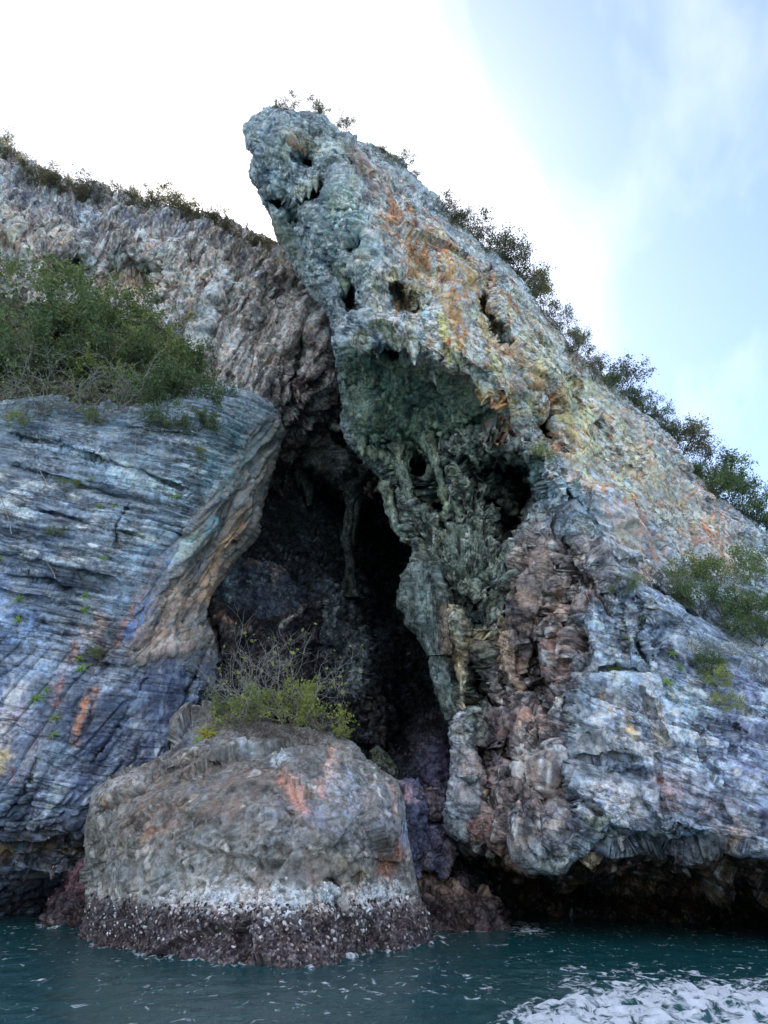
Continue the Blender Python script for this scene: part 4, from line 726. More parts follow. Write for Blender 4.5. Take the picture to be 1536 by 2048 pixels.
# ---- the lesser rocks
def lesser(name, label, outline, depth, cols, mat='tower', dark=None, seed=7.0, strata=None, rough=0.12, amp=1.0, stains=(), rnd=(8, 0.3), tide=True, feats=(), cat='rock', back=(0.3, 1.0, 2.2), pull=(2, 8, 18)):
    def disp(P, N, px, py, s):
        d = 0.18 * fbm(P / 1.4 + seed, 4); fa, fe = d_facet(P, 1.1, seed, 0.2); d += 0.34 * fa + 0.12 * crev(P / 0.6, seed, 0.76)
        fb, fe = d_facet(P, 0.3, seed + 3, 0.3); d += 0.07 * fb; d *= amp
        if strata: d += d_strata(P, strata[0], strata[1], 0.8, seed, strata[2], strata[2] * 1.2)
        d += rough * 0.6 * fbm(P / 0.14 + 9, 3, 0.6); return d
    def colr(P, px, py, fx, fy):
        c = palette(P, cols, 0.8, seed + 2, 1.0); c = stain(c, P, fx, fy, stains, seed)
        if tide:
            t = sstep(1.2, 0.7, P[:, 2] + 0.4 * fbm(P / 0.5, 3))[:, None] * 0.9
            c = c * (1 - t) + palette(P, [(36, 33, 36), (58, 53, 56), (88, 82, 84), (50, 45, 47)], 0.25, 35.0, 1.4) * t
        return c
    o = rock_mass(name, outline, depth, M[mat], disp, colr, feats=feats, rnd=rnd, seed=seed, edge=(4, 40, 2.5, 12), back=back, pull=pull)
    return tag(o, label, cat)
lesser('tidal_slab', 'slanting grooved rock slab with dark barnacled foot, right of the big boulder',
    [(825, 1720), (850, 1728), (880, 1745), (935, 1775), (975, 1795), (1010, 1806), (1019, 1835), (1020, 1900), (820, 1900)],
    [(830, 1725, 30.4), (880, 1748, 30.2), (940, 1780, 29.6), (1000, 1806, 29.4), (1018, 1850, 29.2), (850, 1800, 28.6), (930, 1830, 28.2), (990, 1840, 28.4), (850, 1880, 27.8), (950, 1880, 27.6), (1015, 1890, 28)],
    [(70, 60, 60), (104, 92, 90), (140, 126, 118), (88, 76, 76)], strata=((0.62, 0.1, 0.78), 0.42, 0.5), amp=0.5, rnd=(5, 0.2), seed=41.0, rough=0.2, stains=[('line', [(840, 1740), (930, 1780)], 16, (150, 138, 124), 0.6)], feats=[('crack', [(862, 1750), (900, 1780), (930, 1800), (985, 1830)], 5, 0.7)])
lesser('rounded_rock', 'smooth rounded grey rock lying in the dark gap behind the tidal slab',
    [(893, 1735), (905, 1722), (925, 1722), (930, 1742), (948, 1752), (954, 1772), (940, 1790), (900, 1780)],
    [(895, 1740, 31.6), (920, 1725, 31.6), (915, 1745, 31.0), (940, 1765, 31.0), (950, 1775, 31.5), (900, 1775, 31.0), (940, 1788, 31.0)], [(96, 92, 98), (120, 116, 120), (104, 100, 108)], seed=43.0, rough=0.04, tide=False)
lesser('tidal_rock', 'small dark reddish rock at the waterline between left headland and big boulder',
    [(78, 1880), (82, 1835), (100, 1800), (120, 1775), (140, 1745), (165, 1722), (185, 1720), (195, 1880)],
    [(80, 1850, 30.2), (110, 1790, 30.6), (165, 1725, 30.8), (130, 1800, 29.4), (170, 1790, 29.0), (120, 1856, 28.8), (180, 1870, 28.2), (82, 1880, 29.6)], [(48, 38, 42), (74, 58, 62), (104, 88, 92), (60, 48, 52)], seed=45.0, rough=0.25)
lesser('joint_block', 'square blue-grey rock block with pink top wedged behind the boulder\'s right edge',
    [(790, 1562), (815, 1553), (838, 1558), (850, 1580), (855, 1605), (856, 1700), (840, 1760), (790, 1760)],
    [(795, 1562, 26.8), (840, 1560, 27.4), (853, 1600, 26.6), (815, 1590, 26.0), (800, 1700, 26.2), (850, 1690, 27.2), (830, 1755, 26.8)], [(70, 70, 80), (92, 92, 104), (110, 108, 118)], seed=47.0, tide=False,
    stains=[('area', [(800, 1560), (850, 1575), (853, 1602), (805, 1604)], 5, (178, 150, 146), 0.8), ('area', [(806, 1606), (856, 1606), (856, 1690), (820, 1690)], 8, (70, 70, 80), 0.7)])
lesser('broken_rock', 'upper cracked brown rock between the pale pillar and the boulder',
    [(852, 1578), (870, 1566), (895, 1572), (905, 1610), (900, 1632), (880, 1640), (857, 1640)],
    [(855, 1580, 30), (895, 1575, 30), (875, 1600, 29.4), (898, 1630, 29.6), (860, 1638, 29.3)], [(74, 70, 74), (100, 94, 98), (126, 116, 114)], seed=49.0, tide=False)
lesser('broken_rock', 'lower bluish cracked rock between the pale pillar and the boulder',
    [(852, 1648), (875, 1642), (900, 1638), (915, 1660), (912, 1700), (905, 1735), (880, 1755), (840, 1740), (838, 1690)],
    [(852, 1652, 29.4), (898, 1645, 29.6), (870, 1690, 28.8), (905, 1700, 29.2), (850, 1735, 28.7), (895, 1745, 29)], [(72, 71, 80), (100, 98, 110), (124, 118, 120), (138, 124, 116)], seed=51.0, tide=False,
    stains=[('line', [(865, 1660), (875, 1700)], 14, (110, 114, 134), 0.6)])
lesser('fallen_block', 'large dark bedded block leaning inside the cave mouth on the left',
    [(445, 1130), (468, 1106), (520, 1120), (575, 1138), (588, 1165), (602, 1185), (606, 1215), (590, 1238), (555, 1252), (505, 1246), (455, 1222), (425, 1195), (432, 1165)],
    [(450, 1135, 36.9), (520, 1122, 37.6), (585, 1150, 38.4), (604, 1210, 38.5), (555, 1250, 37.6), (450, 1220, 36.4), (500, 1190, 37.1), (560, 1190, 37.9), (430, 1190, 36.5)],
    [(34, 37, 42), (48, 52, 59), (68, 72, 78), (40, 43, 50)], mat='left', strata=((0.3, -0.2, 1), 0.3, 0.12), amp=0.3, rnd=(3, 0.1), seed=53.0, tide=False, back=(0.5, 2, 5), pull=(2, 8, 18),
    stains=[('line', [(465, 1115), (570, 1140)], 7, (112, 92, 84), 0.7), ('line', [(550, 1150), (545, 1175)], 12, (140, 128, 120), 0.6), ('line', [(465, 1130), (455, 1200)], 6, (140, 158, 156), 0.8)])
lesser('cave_rock', 'rubble ledge of small brown rocks under the leaning dark block',
    [(412, 1196), (440, 1200), (478, 1222), (520, 1236), (572, 1228), (606, 1205), (645, 1190), (640, 1330), (600, 1400), (500, 1440), (440, 1400), (448, 1330), (440, 1270)],
    [(420, 1220, 35.2), (470, 1255, 35.4), (560, 1265, 36.4), (630, 1240, 38), (640, 1330, 38), (460, 1300, 34.8), (540, 1320, 35), (600, 1390, 35), (500, 1435, 33.4), (440, 1400, 33.8)],
    [(22, 23, 28), (36, 36, 42), (62, 58, 58), (32, 33, 40)], mat='cave', seed=55.0, tide=False, rough=0.4, back=(0.5, 2), pull=(2, 8), stains=[('line', [(430, 1225), (462, 1240)], 10, (132, 108, 94), 0.8), ('line', [(445, 1262), (500, 1262)], 7, (130, 118, 110), 0.6), ('line', [(565, 1252), (600, 1222)], 6, (150, 150, 144), 0.7)])
lesser('mossy_rock', 'tilted green mossy rock on the cave floor above the boulder',
    [(735, 1500), (748, 1486), (762, 1490), (790, 1520), (800, 1545), (770, 1560), (740, 1540)],
    [(738, 1502, 30), (752, 1490, 30.2), (795, 1535, 30), (765, 1530, 29.5), (770, 1558, 29.3), (740, 1538, 29.4)], [(66, 70, 66), (84, 86, 82), (52, 54, 56)], mat='cave', seed=57.0, tide=False, stains=[('line', [(745, 1490), (790, 1530)], 7, (88, 98, 58), 0.8)])
lesser('cave_floor_rock', 'dark pyramid-shaped rock rising left of the pale pillar foot',
    [(832, 1590), (838, 1550), (848, 1505), (866, 1478), (885, 1470), (900, 1500), (903, 1590), (880, 1600)],
    [(835, 1580, 31), (850, 1510, 31.4), (880, 1475, 31.8), (900, 1540, 31.2), (870, 1540, 30.4), (865, 1590, 30.0)], [(52, 50, 58), (74, 72, 84), (92, 88, 98)], mat='cave', seed=59.0, tide=False)

# ---- earth shelf above the headland where the scrub grows
def disp_shelf(P, N, px, py, s): return 0.6 * fbm(P / 2 + 3, 4) + 0.15 * fbm(P / 0.4, 3)
def col_shelf(P, px, py, fx, fy): return palette(P, [(40, 42, 36), (70, 70, 60), (96, 92, 82), (58, 62, 48)], 0.8, 3.0, 1.0)
shelf = rock_mass('hillside', [(-420, 480), (-60, 560), (60, 600), (160, 600), (260, 640), (330, 660), (400, 740), (430, 800), (420, 860), (260, 870), (-420, 870)],
    [(-420, 480, 37), (0, 590, 39), (200, 620, 39), (330, 670, 38.6), (410, 760, 37), (0, 700, 36.6), (200, 720, 36.4), (330, 760, 36), (0, 800, 34.4), (200, 800, 34.2), (350, 810, 34.4), (0, 860, 33.6), (300, 865, 33.6), (-420, 870, 33)],
    M['cave'], disp_shelf, col_shelf, rnd=(24, 1.0), seed=6.0, step=4.0, back=(0.5, 2), pull=(3, 10))
tag(shelf, 'steep earthy shelf above the left headland under the scrub', kind='structure')

# ================================================================== SEA
def mat_water():
    t = NT('sea_water'); geo = t.n('ShaderNodeNewGeometry'); fo = t.n('ShaderNodeAttribute', attribute_name='foam').outputs['Fac']
    mp_ = t.n('ShaderNodeMapping', {'Vector': geo.outputs['Position'], 'Scale': (1.0, 0.55, 1.0)})
    n1 = t.n('ShaderNodeTexNoise', {'Vector': mp_.outputs[0], 'Scale': 3.5, 'Detail': 6.0, 'Roughness': 0.6})
    n2 = t.n('ShaderNodeTexNoise', {'Vector': mp_.outputs[0], 'Scale': 2.4, 'Detail': 9.0, 'Roughness': 0.64, 'Distortion': 1.8})
    b = t.n('ShaderNodeBump', {'Height': n1.outputs['Fac'], 'Strength': 0.5, 'Distance': 0.09})
    p = t.n('ShaderNodeBsdfPrincipled', {'Base Color': (0.010, 0.074, 0.078, 1), 'Roughness': 0.10, 'IOR': 1.333, 'Normal': b.outputs[0]})
    add = t.n('ShaderNodeMath', {0: fo, 1: t.ramp(n2.outputs['Fac'], 0.34, 0.66, -1.05, 0.22)}, operation='ADD')
    m = t.ramp(add.outputs[0], 0.02, 0.50)
    b2 = t.n('ShaderNodeBump', {'Height': n2.outputs['Fac'], 'Strength': 1.0, 'Distance': 0.15})
    f = t.n('ShaderNodeBsdfPrincipled', {'Base Color': (0.88, 0.90, 0.94, 1), 'Roughness': 0.6, 'Normal': b2.outputs[0]})
    mx = t.n('ShaderNodeMixShader', {0: m, 1: p.outputs[0], 2: f.outputs[0]}); t.t.links.new(mx.outputs[0], t.out.inputs[0]); return t.m
M['water'] = mat_water()
gx = np.concatenate([[-3000, -600, -150, -60, -30], np.arange(-16, 20.01, 0.07), [32, 60, 150, 600, 3000]])
ys = [9.0]
while ys[-1] < 44: ys.append(ys[-1] + 0.075 + 0.004 * (ys[-1] - 9))
gy = np.concatenate([[-3000, -400, -60, -10, 0, 5], ys, [60, 120, 500, 3000]])
GX, GY = np.meshgrid(gx, gy); P = np.stack([GX.ravel(), GY.ravel(), 0 * GX.ravel()], -1)
near = (sstep(-20, -15, P[:, 0]) * sstep(24, 19, P[:, 0]) * sstep(6, 10, P[:, 1]) * sstep(50, 40, P[:, 1]))
wpx, wpy = proj(P + np.array([0, 1e-3, 0])); ok = P[:, 1] > 6; wpx = np.where(ok, wpx, -9999); wpy = np.where(ok, wpy, -9999)
FO = [(960, 2060), (1040, 2010), (1090, 1985), (1120, 1958), (1180, 1948), (1230, 1940), (1300, 1942), (1400, 1950), (1560, 1955), (2200, 1990), (2200, 2400), (900, 2400)]
wn_ = 26 * fbm(P / np.array([0.9, 1.8, 1]) + 3, 3)
foam = 0.35 * sstep(-26, 10, poly_sdf(wpx + 2 * wn_, wpy + wn_, FO)) + 0.65 * sstep(-8, 75, poly_sdf(wpx + 2.2 * wn_, wpy + wn_, FO))
foam *= 0.72 + 0.28 * sstep(-0.3, 0.2, fbm(P / np.array([2.2, 0.7, 1]) + 13, 3))
fl = sstep(0.30, 0.52, fbm(P / np.array([0.35, 0.8, 1]) + 9, 4, 0.6)) * sstep(0.0, 0.3, fbm(P / 3 + 4, 2) + 0.02) * 0.6 * near     # loose flecks
trail = np.exp(-(line_dist(wpx, wpy, [(560, 1995), (700, 1975), (840, 1960), (1000, 1985)])[0] / 30) ** 2) * sstep(0.0, 0.35, fbm(P / np.array([0.3, 0.6, 1]) + 5, 3)) * 0.5
for cx_, cy_, r_ in ((98, 1848, 16), (310, 1915, 10), (870, 1880, 16), (1060, 1863, 22), (455, 1937, 10), (760, 1900, 10), (620, 1936, 10)):
    foam = np.maximum(foam, 0.62 * np.exp(-(((wpx - cx_) / (r_ * 1.6)) ** 2 + ((wpy - cy_) / (r_ * 0.6)) ** 2)))
def waterline(mass, w, k):
    px_, py_, P_, N_ = MASS[mass]; L_ = P_[np.abs(P_[:, 2]) < 0.10]; L_ = L_[::max(1, len(L_) // 350), :2]
    sel = np.where((P[:, 0] > L_[:, 0].min() - 1) & (P[:, 0] < L_[:, 0].max() + 1) & (P[:, 1] > L_[:, 1].min() - 1.2) & (P[:, 1] < L_[:, 1].max() + 1))[0]
    d2 = chunked(lambda Q: ((Q[:, None, :] - L_[None]) ** 2).sum(-1).min(1), P[sel][:, :2])
    foam[sel] = np.maximum(foam[sel], k * np.exp(-d2 / w ** 2) * (0.45 + 0.55 * sstep(-0.2, 0.3, fbm(P[sel] / 0.7 + 31, 3))))
for m_ in ('boulder', 'tidal_slab', 'tidal_rock'): waterline(m_, 0.16, 0.62)
z = near * (0.055 * fbm(P / np.array([1.4, 1.1, 1]), 4, 0.55) + 0.02 * fbm(P / 0.33 + 4, 2, 0.5, ridged=True))
z += near * sstep(0.2, 1.0, foam) * (0.22 * fbm(P / np.array([0.8, 0.9, 1]) + 2, 4, 0.55, ridged=True) + 0.05 * fbm(P / 0.18, 2))
P[:, 2] = z
foam = np.maximum(np.maximum(foam, fl), trail)
Hh, Ww = GX.shape; ii = (np.arange(Hh - 1)[:, None] * Ww + np.arange(Ww - 1)[None]).ravel()
me = np_mesh('water', P, [np.stack([ii, ii + 1, ii + Ww + 1, ii + Ww], -1)]); set_float(me, 'foam', foam)
sea = obj('water', me, M['water']); tag(sea, 'dark teal sea with a white foaming wake in the lower right', kind='structure')
bed_ = np_mesh('seabed', np.array([[-3000, -3000, -6], [3000, -3000, -6], [3000, 3000, -6], [-3000, 3000, -6]], float), [np.array([[0, 1, 2, 3]])])
set_attr(bed_, 'col', np.full((4, 3), 0.05)); a_ = bed_.attributes.new('tex', 'FLOAT_VECTOR', 'POINT'); tag(obj('ground', bed_, M['boulder']), 'sea floor under the water', kind='structure')

# ================================================================== DRIPSTONE
def tube(pts, rad, seg=9, sub=4, wob=0.25, seed=1.0, flat=1.0):
    """closed, lumpy, tapering rod through points"""
    pts = np.array(pts, float); rad = np.array(rad, float); n = (len(pts) - 1) * sub + 1
    u = np.linspace(0, len(pts) - 1, n); k = np.arange(len(pts))
    Cn = np.stack([np.interp(u, k, pts[:, i]) for i in range(3)], -1); R = np.interp(u, k, rad)
    an = np.linspace(0, 2 * math.pi, seg, endpoint=False)
    ring = np.stack([np.cos(an), np.sin(an) * flat, 0 * an], -1)
    V = (Cn[:, None] + ring[None] * R[:, None, None]).reshape(-1, 3)
    q = V / max(rad.max(), 0.05); dirn = np.tile(ring, (n, 1)); rr = np.repeat(R, seg)
    V = V + dirn * (rr * (wob * 1.6 * fbm(q * np.array([1, 1, 0.6]) + seed, 3) + (0.45 * fbm(q * np.array([2.6, 2.6, 0.22]) + seed + 9, 2, ridged=True) + 0.22 * fbm(q * np.array([5, 5, 2.5]) + seed, 3)) * (seg > 7)))[:, None]
    i = np.arange(n - 1)[:, None] * seg; j = np.arange(seg)[None]; j2 = (j + 1) % seg
    F = np.stack([i + j, i + j2, i + seg + j2, i + seg + j], -1).reshape(-1, 4)
    return V, F
def dripstone(name, pts, rad, cols, parent, seed, seg=16, sub=7, wob=0.42, flat=1.0, mat='tower', Y=None):
    W = np.array([unproj(p[0], p[1], p[2]) for p in pts]); V, F = tube(W, rad, seg, sub, wob, seed, flat)
    me = np_mesh(name, V, [F, np.arange(len(V) - seg, len(V))[None, ::-1]]); set_attr(me, 'col', np.clip(palette(V, cols, 0.35, seed, 3.0) * GAIN, 0.004, 0.8))
    a_ = me.attributes.new('tex', 'FLOAT_VECTOR', 'POINT'); a_.data.foreach_set('vector', rod(V, (0, 0, 1), 0.7, 3).astype(np.float32).ravel())
    return obj(name, me, M[mat], parent)
def fy_(m, x, y, dy=0.0): return float(on_face(m, x, y)[0][1]) + dy
DARK = [(28, 31, 32), (48, 53, 52), (72, 78, 75), (38, 41, 42)]; DIM = [(46, 52, 50), (76, 84, 80), (104, 112, 104), (60, 64, 64)]; DTAN = [(52, 48, 46), (92, 84, 76), (130, 118, 104)]
PALE = [(120, 122, 112), (168, 170, 156), (206, 206, 194)]; GRN = [(84, 96, 88), (120, 130, 116), (156, 160, 138)]; TAN = [(112, 98, 86), (160, 142, 118), (194, 176, 150)]; GRY = [(70, 76, 80), (104, 112, 112), (140, 148, 144)]
T = 'rock_tower'
def hang(x, y, y2, r, cols, seed, mass=T, lean=3, dy=-0.1, parent=tower):
    Y = fy_(mass, x, y, dy); dripstone('stalactite', [(x, y - 6, Y), (x + lean * 0.4, (y + y2) / 2, Y), (x + lean, y2, Y)], [r * 2.2, r, r * 0.12], cols, parent, seed)
for k, (x, y, y2, r, c) in enumerate([(722, 684, 706, .26, PALE), (732, 690, 703, .18, PALE), (826, 696, 730, .14, PALE), (870, 752, 772, .09, PALE), (722, 884, 912, .16, GRN), (745, 905, 925, .2, GRN), (772, 910, 938, .24, GRN), (796, 900, 925, .2, GRN), (812, 905, 940, .16, GRN), (850, 880, 905, .2, GRN), (862, 888, 936, .14, GRN),
    (905, 870, 905, .16, GRN), (925, 868, 898, .2, GRN), (940, 866, 890, .14, GRN), (1005, 905, 945, .2, GRY), (1030, 915, 950, .16, GRY), (600, 385, 405, .16, PALE), (615, 375, 398, .14, PALE), (630, 365, 385, .12, PALE), (985, 630, 662, .18, PALE), (1000, 650, 690, .2, PALE), (1015, 680, 705, .16, GRY), (975, 600, 628, .16, GRY), (1100, 800, 832, .16, TAN), (1082, 795, 822, .16, TAN),
    (955, 1600, 1632, .10, GRY), (966, 1585, 1606, .09, TAN), (940, 1560, 1600, .12, GRY), (1180, 1710, 1738, .2, TAN), (1195, 1640, 1664, .2, PALE), (700, 565, 600, .2, GRY), (690, 545, 590, .24, GRN), (760, 655, 676, .2, GRN), (775, 668, 690, .16, GRN), (795, 690, 704, .18, PALE)]):
    hang(x, y, y2, r, c, 3.0 + k)
def run(pts, rad, cols, seed, mass=T, parent=tower, dy=0.08, wob=0.5, flat=1.0, name='flowstone_column', mat='tower', seg=10):
    Ys = [fy_(mass, *p, dy) for p in pts]; Ym = min(Ys) if mass != T else None
    dripstone(name, [(p[0], p[1], (0.5 * y + 0.5 * np.mean(Ys))) for p, y in zip(pts, Ys)], rad, cols, parent, seed, seg=18, sub=12, wob=wob, flat=flat, mat=mat)
run([(855, 868), (872, 920), (886, 980), (896, 1025)], [.3, .17, .14, .03], GRN, 61); run([(892, 880), (915, 940), (898, 1005)], [.26, .15, .04], GRN, 62); run([(798, 925), (815, 975), (822, 1030), (828, 1062)], [.3, .2, .15, .06], GRN, 63)
run([(768, 965), (782, 1020), (795, 1062), (822, 1086)], [.3, .22, .22, .25], GRN, 64, dy=-0.2, wob=0.7); run([(1062, 930), (1076, 955), (1064, 985), (1058, 1005)], [.3, .3, .28, .06], GRY, 65)
# broad leaning curtain at the right side of the cave mouth
dripstone('flowstone_curtain', [(848, 1130, 31.6), (843, 1180, 31.4), (856, 1250, 31.2), (876, 1312, 31.0)], [.7, .8, .7, .3], DIM, tower, 71, seg=34, sub=26, wob=0.45, flat=0.6, mat='tower')
dripstone('flowstone_curtain', [(872, 1300, 31.2), (886, 1370, 30.8), (903, 1440, 30.4)], [.24, .34, .2], DIM, tower, 72, seg=20, sub=20, wob=0.5, flat=0.6)
dripstone('flowstone_curtain', [(868, 1140, 31.4), (882, 1230, 31.0), (893, 1310, 30.8)], [.3, .26, .2], DTAN, tower, 73, seg=20, sub=20, wob=0.5, flat=0.6)
CV = 'cave_interior'
dripstone('flowstone_column', [(708, 940, 46.5), (700, 1010, 46), (692, 1080, 46), (700, 1130, 46.4), (696, 1200, 47)], [1.1, .26, .30, .26, .6], DARK, cave, 74, sub=20, seg=24, wob=0.5)
dripstone('flowstone_column', [(716, 990, 46.3), (708, 1050, 46.2), (702, 1090, 46.2)], [.3, .2, .16], DARK, cave, 75, sub=10, wob=0.6)
for k, (x, y, y2, r) in enumerate([(620, 920, 1012, .45), (640, 935, 985, .3), (600, 930, 975, .3), (668, 960, 1000, .3), (685, 965, 1010, .26), (525, 1065, 1115, .16)]):
    hang(x, y - 14, y2, r * 1.15, DIM, 80.0 + k, 'fluted_cliff' if y < 970 else CV, -3, 0.1, cave)
dripstone('hanging_dome', [(650, 905, 47.5), (668, 925, 46.6), (682, 955, 46.0), (690, 985, 46.0)], [1.2, 1.3, 1.1, .5], DARK, cave, 95, seg=22, sub=12, wob=0.9)

# oysters and barnacles on the boulder
bpx, bpy_, bP, bN = MASS['boulder']; rs = np.random.RandomState(3)
def shells(name, idx, s0, s1, cols, parent, seed):
    n = len(idx); c = bP[idx] + bN[idx] * 0.01; nn = bN[idx] + rs.normal(0, .35, (n, 3)); nn /= np.linalg.norm(nn, axis=1, keepdims=True)
    t = np.cross(nn, rs.normal(size=(n, 3))); t /= np.linalg.norm(t, axis=1, keepdims=True); b = np.cross(nn, t); r = rs.uniform(s0, s1, n)
    an = np.linspace(0, 2 * math.pi, 6, endpoint=False); rr = rs.uniform(0.7, 1.2, (n, 6)) * r[:, None]
    ring = c[:, None] + t[:, None] * (np.cos(an) * rr)[..., None] + b[:, None] * (np.sin(an) * rr * 0.75)[..., None]
    tip = c + nn * (r * 0.7)[:, None]
    V = np.concatenate([ring, tip[:, None]], 1).reshape(-1, 3); k = np.arange(n)[:, None] * 7
    F = np.stack([k + np.arange(6), k + (np.arange(6) + 1) % 6, k + 6 + 0 * np.arange(6)], -1).reshape(-1, 3)
    me = np_mesh(name, V, [F], smooth=False); cc = np.array([srgb(x) for x in cols])[rs.randint(0, len(cols), n)]
    set_attr(me, 'col', np.repeat(np.clip(cc * GAIN, 0, .8), 7, 0)); a_ = me.attributes.new('tex', 'FLOAT_VECTOR', 'POINT'); a_.data.foreach_set('vector', V.astype(np.float32).ravel())
    return tag(obj(name, me, M['boulder'], parent), None, kind='stuff')
bz = bP[:, 2]; dn = fbm(bP / 0.5 + 3, 3)
pr = np.exp(-((bz - 1.27 - 0.3 * dn) / 0.24) ** 2) * sstep(280, 430, bpx) * sstep(845, 760, bpx) * (0.1 + 1.6 * sstep(-0.05, 0.3, fbm(bP / 0.35 + 8, 2))); pr += 0.07 * (bz < 1.3) * (bz > 0.3)
idx = np.where(rs.rand(len(bz)) < pr * 0.2)[0]; print('oysters', len(idx))
shells('oyster_shells', idx, 0.035, 0.075, [(232, 228, 222), (205, 200, 196), (180, 174, 172), (240, 238, 236)], boulder, 1)
idx = np.where(rs.rand(len(bz)) < 0.12 * (bz < 1.2) * (bz > -0.1))[0]; print('barnacles', len(idx))
shells('barnacle_crust', idx, 0.03, 0.07, [(70, 60, 64), (96, 86, 88), (50, 42, 46), (124, 114, 112)], boulder, 2)

# ================================================================== PLANTS
M['dark_leaf'] = mat_leaf('dark_green_leaf', (0.075, 0.13, 0.055), (0.25, 0.33, 0.14))
M['green_leaf'] = mat_leaf('green_leaf', (0.12, 0.18, 0.055), (0.37, 0.43, 0.16))
M['lime_leaf'] = mat_leaf('lime_leaf', (0.22, 0.27, 0.06), (0.52, 0.55, 0.16))
M['yellow_leaf'] = mat_leaf('yellow_green_leaf', (0.16, 0.16, 0.03), (0.40, 0.36, 0.06))
M['ridge_leaf'] = mat_leaf('ridge_leaf', (0.10, 0.105, 0.065), (0.33, 0.30, 0.17), 0.5)
M['dry_leaf'] = mat_leaf('dry_leaf', (0.10, 0.065, 0.045), (0.20, 0.15, 0.10))
M['grey_bark'] = mat_bark('grey_bark', (0.36, 0.34, 0.31)); M['dark_bark'] = mat_bark('dark_bark', (0.10, 0.085, 0.075)); M['brown_bark'] = mat_bark('brown_bark', (0.13, 0.095, 0.075))

def skeleton(rg, stems, up, spread, levels, length, droop=0.0, gnarl=0.35):
    """list of polylines (points, r0, r1) in a unit-size shrub plus twig tips"""
    lines = []; tips = []
    def grow(p, d, L, r, lv):
        pts = [p]; n = 4
        for i in range(n):
            d = d + rg.normal(0, gnarl, 3) * 0.5; d[2] += up * 0.08 - droop * 0.1; d /= np.linalg.norm(d); p = p + d * L / n; pts.append(p)
            if lv > 0 and i >= 1:
                for _ in range(1 if rg.rand() < 0.6 else 2):
                    e = d + rg.normal(0, 0.75, 3); e /= np.linalg.norm(e); grow(p, e, L * rg.uniform(0.45, 0.72), r * 0.6, lv - 1)
            elif lv == 0: tips.append((p, d))
        lines.append((np.array(pts), r, r * 0.45)); tips.append((p, d))
    for _ in range(stems):
        a = rg.uniform(0, 2 * math.pi); d = np.array([math.cos(a) * spread, math.sin(a) * spread, up]); d /= np.linalg.norm(d)
        grow(np.array([math.cos(a) * 0.06, math.sin(a) * 0.06, -0.1]), d, length * rg.uniform(0.7, 1.1), 1.0, levels)
    return lines, tips
def branch_mesh(name, lines, r):
    Vs, Fs, n0 = [], [], 0
    for pts, r0, r1 in lines:
        n = len(pts); R = np.linspace(r0, r1, n) * r; an = np.array([0, 2.094, 4.189])
        d = pts[-1] - pts[0]; d /= np.linalg.norm(d) + 1e-9; t = np.cross(d, (0.3, 0.5, 0.8)); t /= np.linalg.norm(t) + 1e-9; b = np.cross(d, t)
        ring = np.cos(an)[:, None] * t + np.sin(an)[:, None] * b
        Vs.append((pts[:, None] + ring[None] * R[:, None, None]).reshape(-1, 3))
        i = np.arange(n - 1)[:, None] * 3; j = np.arange(3)[None]; j2 = (j + 1) % 3
        Fs.append(n0 + np.stack([i + j, i + j2, i + 3 + j2, i + 3 + j], -1).reshape(-1, 4)); n0 += n * 3
    return np_mesh(name, np.concatenate(Vs), [np.concatenate(Fs)])
def leaf_mesh(name, rg, tips, per, size, scat, droop=0.0):
    n = len(tips) * per; c = np.repeat(np.array([t[0] for t in tips]), per, 0) + rg.normal(0, scat, (n, 3)) ; D = np.repeat(np.array([t[1] for t in tips]), per, 0)
    ax = D * 0.6 + rg.normal(0, 0.8, (n, 3)); ax[:, 2] -= droop; ax /= np.linalg.norm(ax, axis=1, keepdims=True)
    sd = np.cross(ax, rg.normal(0, 1, (n, 3)) + np.array([0, 0, 1.2])); sd /= np.linalg.norm(sd, axis=1, keepdims=True) + 1e-9; nr = np.cross(sd, ax)
    L_ = size * rg.uniform(0.6, 1.25, n)[:, None]; w = L_ * 0.30
    V = np.stack([c, c + ax * L_ * 0.5 + sd * w + nr * L_ * 0.08, c + ax * L_ - nr * L_ * 0.1, c + ax * L_ * 0.5 - sd * w + nr * L_ * 0.08], 1).reshape(-1, 3)
    k = np.arange(n)[:, None] * 4; F = k + np.array([[0, 1, 2, 3]])
    me = np_mesh(name, V, [F], smooth=False); set_float(me, 'rnd', np.repeat(rg.rand(n) * 0.8 + 0.1, 4)); return me
KINDS = {}
def kind(key, nvar, seed, stems, up, spread, levels, length, r, per, size, scat, leaf, bark, droop=0.0, gnarl=0.35, keep=1.0):
    out = []
    for v in range(nvar):
        rg = np.random.RandomState(seed + v); ln, tp = skeleton(rg, stems, up, spread, levels, length, droop, gnarl)
        if keep < 1: tp = [t for t in tp if rg.rand() < keep]
        b = branch_mesh(key + '_branches', ln, r); b.materials.append(M[bark]); l = leaf_mesh(key + '_leaves', rg, tp, per, size, scat, droop); l.materials.append(M[leaf]); out.append((b, l))
    KINDS[key] = out
